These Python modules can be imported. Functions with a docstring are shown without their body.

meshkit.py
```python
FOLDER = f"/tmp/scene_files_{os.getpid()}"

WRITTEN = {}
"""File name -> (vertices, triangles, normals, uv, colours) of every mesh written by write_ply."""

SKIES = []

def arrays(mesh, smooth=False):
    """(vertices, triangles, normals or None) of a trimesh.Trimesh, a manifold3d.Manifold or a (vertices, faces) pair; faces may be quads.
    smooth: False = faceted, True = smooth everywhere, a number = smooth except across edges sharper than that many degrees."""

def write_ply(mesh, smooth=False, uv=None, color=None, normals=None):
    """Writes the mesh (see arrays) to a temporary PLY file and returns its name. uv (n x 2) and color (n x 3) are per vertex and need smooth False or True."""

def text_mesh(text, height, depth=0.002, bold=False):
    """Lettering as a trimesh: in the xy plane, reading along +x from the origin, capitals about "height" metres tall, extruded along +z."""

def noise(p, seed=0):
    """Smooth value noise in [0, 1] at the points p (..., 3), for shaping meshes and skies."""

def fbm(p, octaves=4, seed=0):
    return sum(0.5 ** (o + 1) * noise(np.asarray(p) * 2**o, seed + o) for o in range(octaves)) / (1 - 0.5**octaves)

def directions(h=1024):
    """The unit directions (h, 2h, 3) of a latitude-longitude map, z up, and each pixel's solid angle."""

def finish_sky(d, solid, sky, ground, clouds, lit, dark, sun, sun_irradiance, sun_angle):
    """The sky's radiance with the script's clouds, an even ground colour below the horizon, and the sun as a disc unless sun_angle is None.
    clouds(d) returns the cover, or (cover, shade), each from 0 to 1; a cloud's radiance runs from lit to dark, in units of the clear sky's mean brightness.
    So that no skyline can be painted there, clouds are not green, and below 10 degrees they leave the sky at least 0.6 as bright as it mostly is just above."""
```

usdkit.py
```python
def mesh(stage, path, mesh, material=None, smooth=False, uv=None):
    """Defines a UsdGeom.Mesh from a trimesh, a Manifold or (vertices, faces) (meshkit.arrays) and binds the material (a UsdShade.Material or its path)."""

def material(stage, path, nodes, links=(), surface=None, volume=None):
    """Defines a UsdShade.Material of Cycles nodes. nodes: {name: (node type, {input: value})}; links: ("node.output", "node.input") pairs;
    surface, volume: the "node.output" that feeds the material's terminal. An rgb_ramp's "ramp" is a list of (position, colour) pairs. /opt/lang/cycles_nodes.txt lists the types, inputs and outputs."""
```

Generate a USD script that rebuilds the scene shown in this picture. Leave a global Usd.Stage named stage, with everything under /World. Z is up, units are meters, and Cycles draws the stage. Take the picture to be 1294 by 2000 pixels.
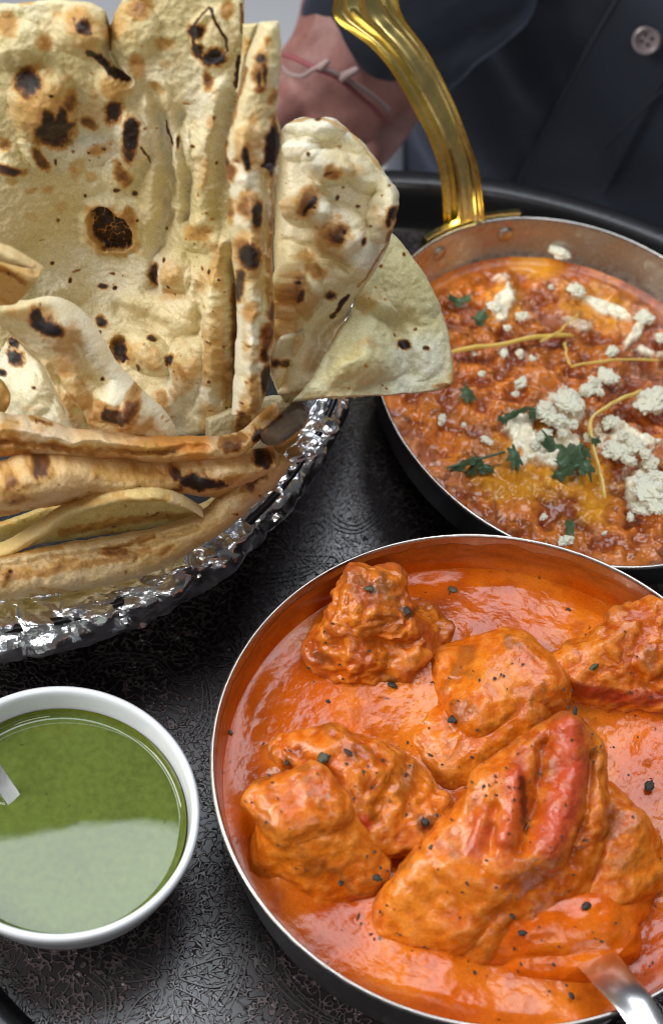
import math, random
import numpy as np
import trimesh, manifold3d, usdkit, meshkit
from scipy.interpolate import PchipInterpolator
from shapely.geometry import Polygon, LineString
from shapely import affinity
from pxr import Usd, UsdGeom, UsdLux, UsdShade, Gf, Sdf, Vt

stage = Usd.Stage.CreateInMemory()
UsdGeom.SetStageUpAxis(stage, 'Z'); UsdGeom.SetStageMetersPerUnit(stage, 1.0)
UsdGeom.Xform.Define(stage, '/World'); UsdGeom.Scope.Define(stage, '/World/Looks')
random.seed(7)

# ---------------------------------------------------------------- camera
W, H, F = 1294., 2000., 2800.
PITCH, ROLL = .93, .14
R0 = np.array([1., 0, 0]); FW = np.array([0, math.cos(PITCH), -math.sin(PITCH)]); U0 = np.array([0, math.sin(PITCH), math.cos(PITCH)])
RT = math.cos(ROLL) * R0 + math.sin(ROLL) * U0
UP = -math.sin(ROLL) * R0 + math.cos(ROLL) * U0
EYE = np.array([0, 0, .448])
cam = UsdGeom.Camera.Define(stage, '/World/camera')
m = Gf.Matrix4d(*RT, 0, *UP, 0, *(-FW), 0, *EYE, 1)
cam.AddTransformOp().Set(m)
cam.CreateHorizontalApertureAttr(36.0); cam.CreateVerticalApertureAttr(36.0 * H / W)
cam.CreateFocalLengthAttr(36.0 * F / W); cam.CreateClippingRangeAttr(Gf.Vec2f(.01, 100))
cam.CreateFStopAttr(16.0); cam.CreateFocusDistanceAttr(.475)
cam.CreateExposureAttr(0.0)

# ---------------------------------------------------------------- light: a tall bright window beyond the tray, a smaller one at the left, dim room
def area(name, pos, target, w, h, radiance, color):
    L = UsdLux.RectLight.Define(stage, '/World/' + name); L.CreateWidthAttr(w); L.CreateHeightAttr(h); L.CreateIntensityAttr(radiance); L.CreateColorAttr(Gf.Vec3f(*color))
    z = np.array(pos, float) - np.array(target, float); z /= np.linalg.norm(z); x = np.cross([0, 0, 1.], z); x /= np.linalg.norm(x); y = np.cross(z, x)
    UsdGeom.Xformable(L).AddTransformOp().Set(Gf.Matrix4d(*x, 0, *y, 0, *z, 0, *map(float, pos), 1))
WC, WT = np.array([-.10, 1.05, 1.55]), np.array([.02, .30, .03])      # the window's plane
wz = (WC - WT) / np.linalg.norm(WC - WT); wx = np.cross([0, 0, 1.], wz); wx /= np.linalg.norm(wx); wy = np.cross(wz, wx)
area('window_light', WC - .42 * wx - .14 * wy, WT - .42 * wx - .14 * wy, .84, 1.38, 6.4, (.94, .99, 1.08))
area('upper_window_light', WC + .32 * wx + .50 * wy, WT + .32 * wx + .50 * wy, .62, .60, 6.5, (.92, 1.0, 1.06))
area('side_window_light', (-1.08, .06, .98), (-.05, .32, .10), .75, .75, 13.0, (1.0, .97, .92))
area('added_fill_light', (.35, -.70, 1.15), (.05, .35, .05), .5, .5, 5.5, (1.0, .97, .92))  # added fill lamp above and behind the camera, streaks the brass handle
dome = UsdLux.DomeLight.Define(stage, '/World/room_light'); dome.CreateIntensityAttr(1.0)
UsdShade.MaterialBindingAPI.Apply(dome.GetPrim()).Bind(usdkit.material(stage, '/World/Looks/room_glow', {'bg': ('background_shader', {'color': (.95, .97, 1.0), 'strength': .09})}, surface='bg.background'))

# ---------------------------------------------------------------- helpers
def ray(px, py):
    px, py = np.broadcast_arrays(np.asarray(px, float), np.asarray(py, float))
    return FW + ((px - W / 2) / F)[..., None] * RT - ((py - H / 2) / F)[..., None] * UP
def at_z(px, py, z):
    d = ray(px, py); return EYE + d * ((z - EYE[2]) / d[..., 2])[..., None]
def at_y(px, py, y):
    d = ray(px, py); return EYE + d * (y / d[..., 1])[..., None]
def proj(P):
    d = np.asarray(P) - EYE; w = d @ FW
    return W / 2 + F * (d @ RT) / w, H / 2 - F * (d @ UP) / w
def fbm(P, s, o=4, seed=0): return meshkit.fbm(np.asarray(P) * s, o, seed)
def n2(px, py, s, o=3, seed=0): return meshkit.fbm(np.stack([px / s, py / s, np.zeros_like(px) + seed * 7.3], -1), o, seed) - .5

COUNT = {}
def path_for(name, parent='/World'):
    k = (parent, name); n = COUNT.get(k, 0); COUNT[k] = n + 1
    return f'{parent}/{name}' + (f'_{n:03d}' if n else '')
def tag(p, label=None, cat=None, group=None, kind=None):
    p = p.GetPrim() if hasattr(p, 'GetPrim') else p
    for k, v in (('label', label), ('category', cat), ('group', group), ('kind', kind)):
        if v: p.SetCustomDataByKey(k, v)
    return p
def thing(name, label, cat, group=None):
    return tag(UsdGeom.Xform.Define(stage, path_for(name)), label, cat, group)
def obj(name, mesh, mat, parent=None, smooth=True, col=None, label=None, cat=None, group=None, kind=None):
    p = path_for(name, str(parent.GetPath()) if parent is not None else '/World')
    g = usdkit.mesh(stage, p, mesh, mat, smooth=smooth)
    if col is not None:
        UsdGeom.PrimvarsAPI(g).CreatePrimvar('tint', Sdf.ValueTypeNames.Color3fArray, 'vertex').Set(Vt.Vec3fArray.FromNumpy(np.asarray(col, np.float32)))
    return tag(g, label, cat, group, kind)

def grid_faces(n, m, wrap=False, off=0):
    i, j = np.meshgrid(np.arange(n if wrap else n - 1), np.arange(m - 1), indexing='ij')
    i2 = (i + 1) % n
    a, b, c, d = i * m + j, i2 * m + j, i2 * m + j + 1, i * m + j + 1
    a, b, c, d = (x.ravel() for x in (a, b, c, d))
    return np.vstack([np.c_[a, b, c], np.c_[a, c, d]]) + off
def lathe(profile, n=160, cx=0, cy=0, a=1., b=1., rot=0, close=True):
    """profile: list of (r, z); ellipse scale a, b turned by rot."""
    pr = np.array(profile, float); t = np.linspace(0, 2 * np.pi, n, endpoint=False)
    u, v = a * np.cos(t), b * np.sin(t); c, s = math.cos(rot), math.sin(rot)
    x, y = c * u - s * v, s * u + c * v
    V = np.stack([cx + x[:, None] * pr[None, :, 0], cy + y[:, None] * pr[None, :, 0], np.broadcast_to(pr[None, :, 1], (n, len(pr)))], -1).reshape(-1, 3)
    return V, grid_faces(n, len(pr), wrap=True)
def curve(pts, n, k=None):
    P = np.array(pts, float); d = np.r_[0, np.cumsum(np.hypot(*np.diff(P, axis=0).T[:2]))]; d /= d[-1]
    u = np.linspace(0, 1, n) if k is None else k
    return np.stack([PchipInterpolator(d, P[:, q])(u) for q in range(P.shape[1])], -1)
def tube(pts, rad, sides=8):
    P = np.array(pts, float); r = np.broadcast_to(np.asarray(rad, float), (len(P),))
    T = np.gradient(P, axis=0); T /= np.linalg.norm(T, axis=1)[:, None]
    up = np.array([0, 0, 1.]) if abs(T[:, 2]).mean() < .8 else np.array([1., 0, 0])
    A = np.cross(T, up); A /= np.linalg.norm(A, axis=1)[:, None]; B = np.cross(A, T)
    t = np.linspace(0, 2 * np.pi, sides, endpoint=False)
    V = (P[:, None] + r[:, None, None] * (np.cos(t)[None, :, None] * A[:, None] + np.sin(t)[None, :, None] * B[:, None]))
    n = len(P); i, j = np.meshgrid(np.arange(n - 1), np.arange(sides), indexing='ij'); j2 = (j + 1) % sides
    a, b, c, d = i * sides + j, i * sides + j2, (i + 1) * sides + j2, (i + 1) * sides + j
    f = np.vstack([np.c_[a.ravel(), c.ravel(), b.ravel()], np.c_[a.ravel(), d.ravel(), c.ravel()]])
    V = V.reshape(-1, 3); e0, e1 = len(V), len(V) + 1; V = np.vstack([V, P[0], P[-1]]); j = np.arange(sides)
    f = np.vstack([f, np.c_[np.full(sides, e0), j, (j + 1) % sides], np.c_[np.full(sides, e1), (n - 1) * sides + (j + 1) % sides, (n - 1) * sides + j]])
    return V, f
def hulls(groups, edge=.0009, smooth_it=12, sphere=24):
    """One smooth body: the union of hulls of spheres. groups: lists of (x, y, z, r)."""
    tot = None
    for g in groups:
        parts = [manifold3d.Manifold.sphere(r, sphere).translate((x, y, z)) for x, y, z, r in g]
        hl = manifold3d.Manifold.batch_hull(parts); tot = hl if tot is None else tot + hl
    mm = tot.refine_to_length(edge).to_mesh()
    t = trimesh.Trimesh(mm.vert_properties[:, :3], mm.tri_verts, process=True)
    trimesh.smoothing.filter_taubin(t, iterations=smooth_it)
    return t
def displace(t, f):
    t = t.copy(); n = np.array(t.vertex_normals); t.vertices = t.vertices + n * f(np.array(t.vertices))[:, None]; return t

def smoothstep(a, b, x):
    t = np.clip((x - a) / (b - a), 0, 1); return t * t * (3 - 2 * t)
def blobs(px, py, L, warp=.35, ws=14, seed=0, soft=(1.42, .42)):
    """Largest of elliptic spots (x, y, rx, ry, degrees, strength) with uneven edges, in the sheet's own layout."""
    L = [(x, y, rx * 1.15 if rx > 6 else rx, ry * 1.15 if ry > 6 else ry, a_, s_) for x, y, rx, ry, a_, s_ in L]
    out = np.zeros_like(px); w1 = n2(px, py, ws * 1.2, 5, seed) * 1.5 + .35 * n2(px, py, 4.5, 2, seed + 9)
    for x, y, rx, ry, ang, s in L:
        R = max(rx, ry) * 2.1
        k = (abs(px - x) < R) & (abs(py - y) < R)
        if not k.any(): continue
        dx, dy = px[k] - x, py[k] - y; c, q = math.cos(math.radians(ang)), math.sin(math.radians(ang))
        d = np.hypot((c * dx + q * dy) / rx, (-q * dx + c * dy) / ry) + warp * 2 * w1[k]
        out[k] = np.maximum(out[k], s * smoothstep(soft[0], soft[1], d))
    return out
def strokes(px, py, L, warp=.5, seed=3):
    """Largest of strokes ([points], half width, strength)."""
    out = np.zeros_like(px); w1 = n2(px, py, 9, 3, seed)
    for pts, w, s in L:
        P = np.array(pts, float); d = np.full(px.shape, 1e9)
        for a, b in zip(P[:-1], P[1:]):
            ab = b - a; t = np.clip(((px - a[0]) * ab[0] + (py - a[1]) * ab[1]) / (ab @ ab), 0, 1)
            d = np.minimum(d, np.hypot(px - a[0] - t * ab[0], py - a[1] - t * ab[1]))
        out = np.maximum(out, s * smoothstep(1.3, .5, d / w + warp * 2 * w1))
    return out
def domes(px, py, L):
    """Bubbles in the dough: (x, y, rx, ry, degrees, height)."""
    h = np.zeros_like(px)
    for x, y, rx, ry, ang, s in L:
        dx, dy = px - x, py - y; c, q = math.cos(math.radians(ang)), math.sin(math.radians(ang))
        d2 = ((c * dx + q * dy) / rx) ** 2 + ((-q * dx + c * dy) / ry) ** 2
        h = h + s * np.clip(1 - d2, 0, 1) ** .8
    return h
def ridges(px, py, L):
    """Folds: ([points], half width, height), negative heights are creases."""
    h = np.zeros_like(px)
    for pts, w, s in L:
        P = np.array(pts, float); d = np.full(px.shape, 1e9)
        for a, b in zip(P[:-1], P[1:]):
            ab = b - a; t = np.clip(((px - a[0]) * ab[0] + (py - a[1]) * ab[1]) / (ab @ ab), 0, 1)
            d = np.minimum(d, np.hypot(px - a[0] - t * ab[0], py - a[1] - t * ab[1]))
        h = h + s * np.exp(-(d / w) ** 2 * 1.5)
    return h
def ramp(x, stops):
    xs = [s[0] for s in stops]; return np.stack([np.interp(x, xs, [s[1][k] for s in stops]) for k in range(3)], -1)

# ---------------------------------------------------------------- materials
def M(name, nodes, links, surface='p.BSDF'): return usdkit.material(stage, '/World/Looks/' + name, nodes, links, surface=surface)
def plain(name, color, rough=.5, metallic=0., bump=None, **kw):
    nodes = {'p': ('principled_bsdf', {'base_color': color, 'roughness': rough, 'metallic': metallic, **kw})}; links = []
    if bump:
        sc, st, di = bump
        nodes |= {'g': ('geometry', {}), 'n': ('noise_texture', {'scale': sc, 'detail': 4.0}), 'b': ('bump', {'strength': st, 'distance': di})}
        links = [('g.position', 'n.vector'), ('n.fac', 'b.height'), ('b.normal', 'p.normal')]
    return M(name, nodes, links)
def tinted(name, rough, bump, bump2=None, rough_var=0., **kw):
    """Colour from the mesh (what the food itself has; chicken also carries painted crease shade), fine relief from noise."""
    sc, st, di = bump
    nodes = {'a': ('attribute', {'attribute': 'tint'}), 'g': ('geometry', {}), 'n': ('noise_texture', {'scale': sc, 'detail': 5.0, 'roughness': .6}),
             'b': ('bump', {'strength': st, 'distance': di}), 'p': ('principled_bsdf', {'roughness': rough, **kw}),
             'hv': ('hsv', {}), 'vm': ('map_range', {'from_min': .3, 'from_max': .7, 'to_min': .82, 'to_max': 1.16})}
    links = [('g.position', 'n.vector'), ('n.fac', 'b.height'), ('b.normal', 'p.normal'), ('a.color', 'hv.color'), ('n.fac', 'vm.value'), ('vm.result', 'hv.value'), ('hv.color', 'p.base_color')]
    if rough_var:
        nodes |= {'n3': ('noise_texture', {'scale': 130.0, 'detail': 4.0}), 'rm': ('map_range', {'from_min': .35, 'from_max': .65, 'to_min': rough - rough_var, 'to_max': rough + rough_var, 'clamp': True})}
        links += [('g.position', 'n3.vector'), ('n3.fac', 'rm.value'), ('rm.result', 'p.roughness')]
    if bump2:
        nodes |= {'m2': ('noise_texture', {'scale': bump2[0], 'detail': 3.0}), 'b2': ('bump', {'strength': bump2[1], 'distance': bump2[2]})}
        links += [('g.position', 'm2.vector'), ('m2.fac', 'b2.height'), ('b2.normal', 'b.normal')]
    return M(name, nodes, links)

naan_mat = tinted('naan_look', .52, (1500, .35, .0006), (420, .35, .0012), rough_var=.12, specular_ior_level=.35, subsurface_weight=.22, subsurface_scale=.004, subsurface_radius=(1., .6, .3))
sauce_mat = tinted('curry_look', .11, (1400, .22, .0003), (330, .16, .0010), rough_var=.05, specular_ior_level=.36)
masala_mat = tinted('masala_look', .14, (900, .25, .0006), (300, .25, .0012), rough_var=.1, specular_ior_level=.5)
meat_mat = tinted('chicken_look', .21, (1100, .3, .0005), (330, .3, .0012), rough_var=.09, specular_ior_level=.42)
crumb_mat = plain('fresh_cheese', (.76, .71, .55), .6, bump=(900, .5, .001), subsurface_weight=.15, subsurface_scale=.002)
chutney_mat = tinted('chutney_look', .02, (420, .012, .0001), specular_ior_level=.5)
ceramic = plain('white_glaze', (.76, .79, .84), .12, bump=(60, .03, .001))
steel = M('pan_steel', {'g': ('geometry', {}), 'n': ('noise_texture', {'scale': 55.0, 'detail': 3.0}), 'b': ('bump', {'strength': .25, 'distance': .002}),
     'n2': ('noise_texture', {'scale': 300.0, 'detail': 5.0}), 'r': ('map_range', {'from_min': .3, 'from_max': .7, 'to_min': .2, 'to_max': .42}),
     'p': ('principled_bsdf', {'base_color': (.46, .43, .40), 'metallic': 1.0})},
    [('g.position', 'n.vector'), ('n.fac', 'b.height'), ('b.normal', 'p.normal'), ('g.position', 'n2.vector'), ('n2.fac', 'r.value'), ('r.result', 'p.roughness')])
dark_steel = plain('pan_outside', (.10, .10, .115), .3, .9, bump=(60, .2, .002))
spoon_steel = plain('spoon_steel', (.80, .80, .81), .26, 1.0, bump=(200, .05, .001))
brass = M('brass', {'g': ('geometry', {}), 'n': ('noise_texture', {'scale': 90.0, 'detail': 4.0}), 'r': ('map_range', {'from_min': .3, 'from_max': .7, 'to_min': .14, 'to_max': .3}),
     'p': ('principled_bsdf', {'base_color': (.97, .79, .31), 'metallic': 1.0})}, [('g.position', 'n.vector'), ('n.fac', 'r.value'), ('r.result', 'p.roughness')])
foil_mat = plain('aluminium_foil', (.76, .77, .79), .24, 1.0, bump=(160, .5, .0020))
basket_mat = plain('basket_black', (.012, .012, .014), .35, bump=(200, .4, .002))
leaf_mat = plain('herb_leaf', (.055, .105, .045), .42, bump=(600, .4, .001))
fleck_mat = plain('dark_fleck', (.012, .010, .006), .6)
green_fleck_mat = plain('green_fleck', (.045, .045, .018), .5)
ginger_mat = plain('ginger_shred', (.72, .47, .10), .38, bump=(500, .3, .001), subsurface_weight=.1, subsurface_scale=.002)
shirt_mat = M('shirt_cloth', {'g': ('geometry', {}), 'n': ('noise_texture', {'scale': 900.0, 'detail': 3.0}), 'n2': ('noise_texture', {'scale': 24.0, 'detail': 4.0}),
     'r': ('rgb_ramp', {'ramp': [(.3, (.0045, .006, .011)), (.7, (.009, .012, .022))]}), 'b': ('bump', {'strength': .35, 'distance': .001}),
     'p': ('principled_bsdf', {'roughness': .85, 'sheen_weight': .25, 'sheen_tint': (.6, .7, 1.0), 'specular_ior_level': .3})},
    [('g.position', 'n.vector'), ('n.fac', 'b.height'), ('b.normal', 'p.normal'), ('g.position', 'n2.vector'), ('n2.fac', 'r.fac'), ('r.color', 'p.base_color')])
stitch_mat = plain('shirt_seam', (.016, .020, .030), .9)
skin_mat = M('skin', {'g': ('geometry', {}), 'n': ('noise_texture', {'scale': 60.0, 'detail': 4.0}), 'r': ('rgb_ramp', {'ramp': [(.3, (.17, .068, .055)), (.7, (.36, .17, .15))]}),
     'n2': ('noise_texture', {'scale': 700.0, 'detail': 3.0}), 'b': ('bump', {'strength': .25, 'distance': .001}),
     'p': ('principled_bsdf', {'roughness': .5, 'subsurface_weight': .15, 'subsurface_scale': .006})},
    [('g.position', 'n.vector'), ('n.fac', 'r.fac'), ('r.color', 'p.base_color'), ('g.position', 'n2.vector'), ('n2.fac', 'b.height'), ('b.normal', 'p.normal')])

# ---------------------------------------------------------------- ground (out of focus, far below the tray)
pave = M('pale_paving', {'g': ('geometry', {}), 'n': ('noise_texture', {'scale': 4.0, 'detail': 6.0}), 'r': ('rgb_ramp', {'ramp': [(.3, (.78, .79, .82)), (.7, (.84, .85, .87))]}),
     'p': ('principled_bsdf', {'roughness': .8})}, [('g.position', 'n.vector'), ('n.fac', 'r.fac'), ('r.color', 'p.base_color')])
obj('ground', (np.array([[-40, -40, -.95], [40, -40, -.95], [40, 40, -.95], [-40, 40, -.95]]), np.array([[0, 1, 2], [0, 2, 3]])), pave, kind='structure', smooth=False)

# ---------------------------------------------------------------- tray
TC = np.array([.045, .297])
tray_mat = M('tray_top', {'g': ('geometry', {}),
     'w': ('noise_texture', {'scale': 30.0, 'detail': 2.0}), 'wv': ('vector_math', {'math_type': 'multiply_add', 'vector2': (.006, .006, .006)}),
     'n': ('noise_texture', {'scale': 430.0, 'detail': .8, 'roughness': .4}),
     's': ('math', {'math_type': 'subtract', 'value2': .5}), 'ab': ('math', {'math_type': 'absolute'}),
     'ln': ('map_range', {'from_min': .03, 'from_max': .09, 'to_min': 1.0, 'to_max': 0.0, 'clamp': True}),
     'cr': ('rgb_ramp', {'ramp': [(0, (.009, .006, .008)), (1, (.075, .054, .056))]}),
     'rr': ('map_range', {'from_min': 0.0, 'from_max': 1.0, 'to_min': .33, 'to_max': .28}),
     'b': ('bump', {'strength': .9, 'distance': .0010}),
     'p': ('principled_bsdf', {'ior': 1.72})},
    [('g.position', 'w.vector'), ('w.color', 'wv.vector1'), ('g.position', 'wv.vector3'), ('wv.vector', 'n.vector'), ('n.fac', 's.value1'), ('s.value', 'ab.value1'), ('ab.value', 'ln.value'),
     ('ln.result', 'cr.fac'), ('cr.color', 'p.base_color'), ('ln.result', 'rr.value'), ('rr.result', 'p.roughness'), ('ln.result', 'b.height'), ('b.normal', 'p.normal')])
tray_rim_mat = plain('tray_rim', (.012, .012, .014), .32, bump=(300, .15, .001))
relief_mat = plain('tray_relief', (.040, .036, .036), .33, ior=1.7)
petal_mat = plain('tray_petal', (.010, .009, .012), .24, ior=1.75)
tray = thing('serving_tray', 'round black serving tray with embossed flower pattern under all the dishes', 'tray')
obj('tray_top', lathe([(0, 0), (.1, 0), (.204, 0)], 200, *TC), tray_mat, tray)
obj('tray_rim', lathe([(.2040, .0002), (.2055, .0015), (.2072, .006), (.2092, .016), (.2105, .0205), (.213, .0222), (.2185, .0228), (.2205, .0218), (.2205, .0200), (.2160, .0175), (.2115, .006), (.2085, -.003), (.1990, -.005), (0, -.005)], 240, *TC), tray_rim_mat, tray)
# embossed flowers, leaves and ribbons: thin raised lines, smooth petals between them
rng = np.random.default_rng(11)
def flat_line(pts, w=.0004, z=.0002):
    ls = LineString(np.array(pts)).buffer(w / 2, cap_style=1, resolution=2)
    t = trimesh.util.concatenate([trimesh.creation.extrude_polygon(g, .0004, engine='earcut') for g in getattr(ls, 'geoms', [ls])]); t.apply_translation((0, 0, z)); return t
def petal(cx, cy, ang, L, wd):
    t = np.linspace(0, 2 * np.pi, 40); x = L * (.5 - .5 * np.cos(t)); wob = 1 + .12 * np.sin(3 * t + rng.uniform(0, 6)); y = wd * np.sin(t) * (.45 + .55 * (x / L)) * wob
    c, s = math.cos(ang), math.sin(ang); P = np.c_[cx + c * x - s * y, cy + s * x + c * y]
    vein = [[(cx + c * L * q, cy + s * L * q) for q in (.02, .4, .75)]] + [[(cx + c * L * q, cy + s * L * q), (cx + c * L * q + .25 * L * math.cos(ang + g * .5), cy + s * L * q + .25 * L * math.sin(ang + g * .5))] for q in (.28, .48) for g in (-1, 1)]
    obj('embossed_petal', trimesh.util.concatenate([flat_line(P)] + [flat_line(v_, .0003) for v_ in vein]), relief_mat, tray, smooth=False)
def flower(px, py, r, k=5, a0=0.):
    c = at_z(px, py, 0)[:2]
    for i in range(k): petal(*(c + .18 * r * np.array([math.cos(a0 + i * 6.283 / k), math.sin(a0 + i * 6.283 / k)])), a0 + i * 6.283 / k + rng.uniform(-.15, .15), r * rng.uniform(.75, 1.15), r * rng.uniform(.24, .34))
def ribbon(pts, gap=.0020):
    P = at_z(*curve(pts, 40).T, 0)[:, :2]; T = np.gradient(P, axis=0); T /= np.linalg.norm(T, axis=1)[:, None]; N = np.c_[-T[:, 1], T[:, 0]]
    for g in (gap, 0, -gap * .8): obj('embossed_vine', flat_line(P + N * g * np.linspace(1.3, .5, 40)[:, None], .0004 if g else .0003), relief_mat, tray, smooth=False)
flower(330, 1915, .019, 5, .4); flower(575, 1085, .018, 5, 1.0); flower(505, 1800, .013, 4, 2.0); flower(470, 1290, .012, 5, .8)
ribbon([(150, 1330), (230, 1285), (300, 1290), (350, 1330), (390, 1325)]); ribbon([(430, 1975), (470, 1890), (480, 1830), (455, 1790)]); ribbon([(640, 1010), (690, 1035), (740, 1000), (760, 940)])
ribbon([(385, 1440), (405, 1390), (396, 1320)]); ribbon([(520, 1130), (600, 1115), (645, 1060), (640, 1000)])
ribbon([(540, 1900), (590, 1960), (660, 2000)]); ribbon([(180, 1900), (215, 1950), (205, 2010)])

# ---------------------------------------------------------------- pans
ZRF, ZRB = .054, .040
def scaled(q, k): return (q[0] * k, q[1] * k, q[2] * k, q[3] * k, q[4])
FP = scaled((.0611, .2124, .0887, .0841, .346), (EYE[2] - ZRF) / .398); BP = scaled((.0849, .3766, .0767, .0889, .411), (EYE[2] - ZRB) / .398)
def wall(z, ZR): return np.interp(z, [.012, .021, ZR - .016, ZR - .006, ZR - .0006], [.85, .912, .960, .975, .984])
def pan(name, label, q, ZR):
    t = thing(name, label, 'pan')
    out = [(0, .0004), (.60, .0004), (.72, .002), (.85, .009), (.93, .020), (.972, ZR - .016), (.992, ZR - .003), (1.0, ZR - .0005)]
    lip = [(1.0, ZR - .0005), (.999, ZR + .0003), (.993, ZR + .0006), (.986, ZR + .0003), (.984, ZR - .0006)]
    inn = [(.984, ZR - .0006), (.975, ZR - .006), (.960, ZR - .016), (.912, .021), (.85, .012), (.74, .006), (0, .005)]
    obj('outer_wall', lathe(out, 240, *q), dark_steel, t)
    obj('rim', lathe(lip, 260, *q), steel, t)
    obj('inner_wall', lathe(inn, 240, *q), steel, t)
    return t
front_pan = pan('curry_pan', 'steel pan of orange chicken curry nearest the front of the tray', FP, ZRF)
back_pan = pan('masala_pan', 'steel pan of crumbly masala with brass handle behind the curry pan', BP, ZRB)
def ell(q, rr, t):
    cx, cy, a, b, rot = q; u, v = a * rr * np.cos(t), b * rr * np.sin(t); c, s = math.cos(rot), math.sin(rot)
    return cx + c * u - s * v, cy + s * u + c * v

def pool(q, ZR, z0, rwall, nr, nt, hfn, film, film_h):
    """A pool of sauce in a pan: polar sheet, its last rings climb the wall as a film."""
    rr = np.sqrt(np.linspace(0, 1, nr)) * rwall; t = np.linspace(0, 2 * np.pi, nt, endpoint=False)
    RR, T = np.meshgrid(rr, t, indexing='xy'); X, Y = ell(q, RR, T); Z = np.full_like(X, z0)
    Z = Z + hfn(X, Y, Z) * smoothstep(1.0, .90, RR / rwall)
    ring = []
    for k in range(1, film + 1):
        f = k / film; amp = film_h * (.86 + .3 * (meshkit.fbm(np.stack([np.cos(t) * 9, np.sin(t) * 9, t * 0], -1), 4, 5)))
        zz = z0 + amp * f; wall_r = wall(zz, ZR) - .006 * (1 - f) - .0008 - .0025 * (1 - f)
        x, y = ell(q, wall_r, t); ring.append(np.stack([x, y, zz], -1))
    V = np.stack([X, Y, Z], -1)                      # nt x nr
    if ring: V = np.concatenate([V, np.stack(ring, 1)], 1)
    return V.reshape(-1, 3), grid_faces(nt, V.shape[1], wrap=True)

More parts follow.
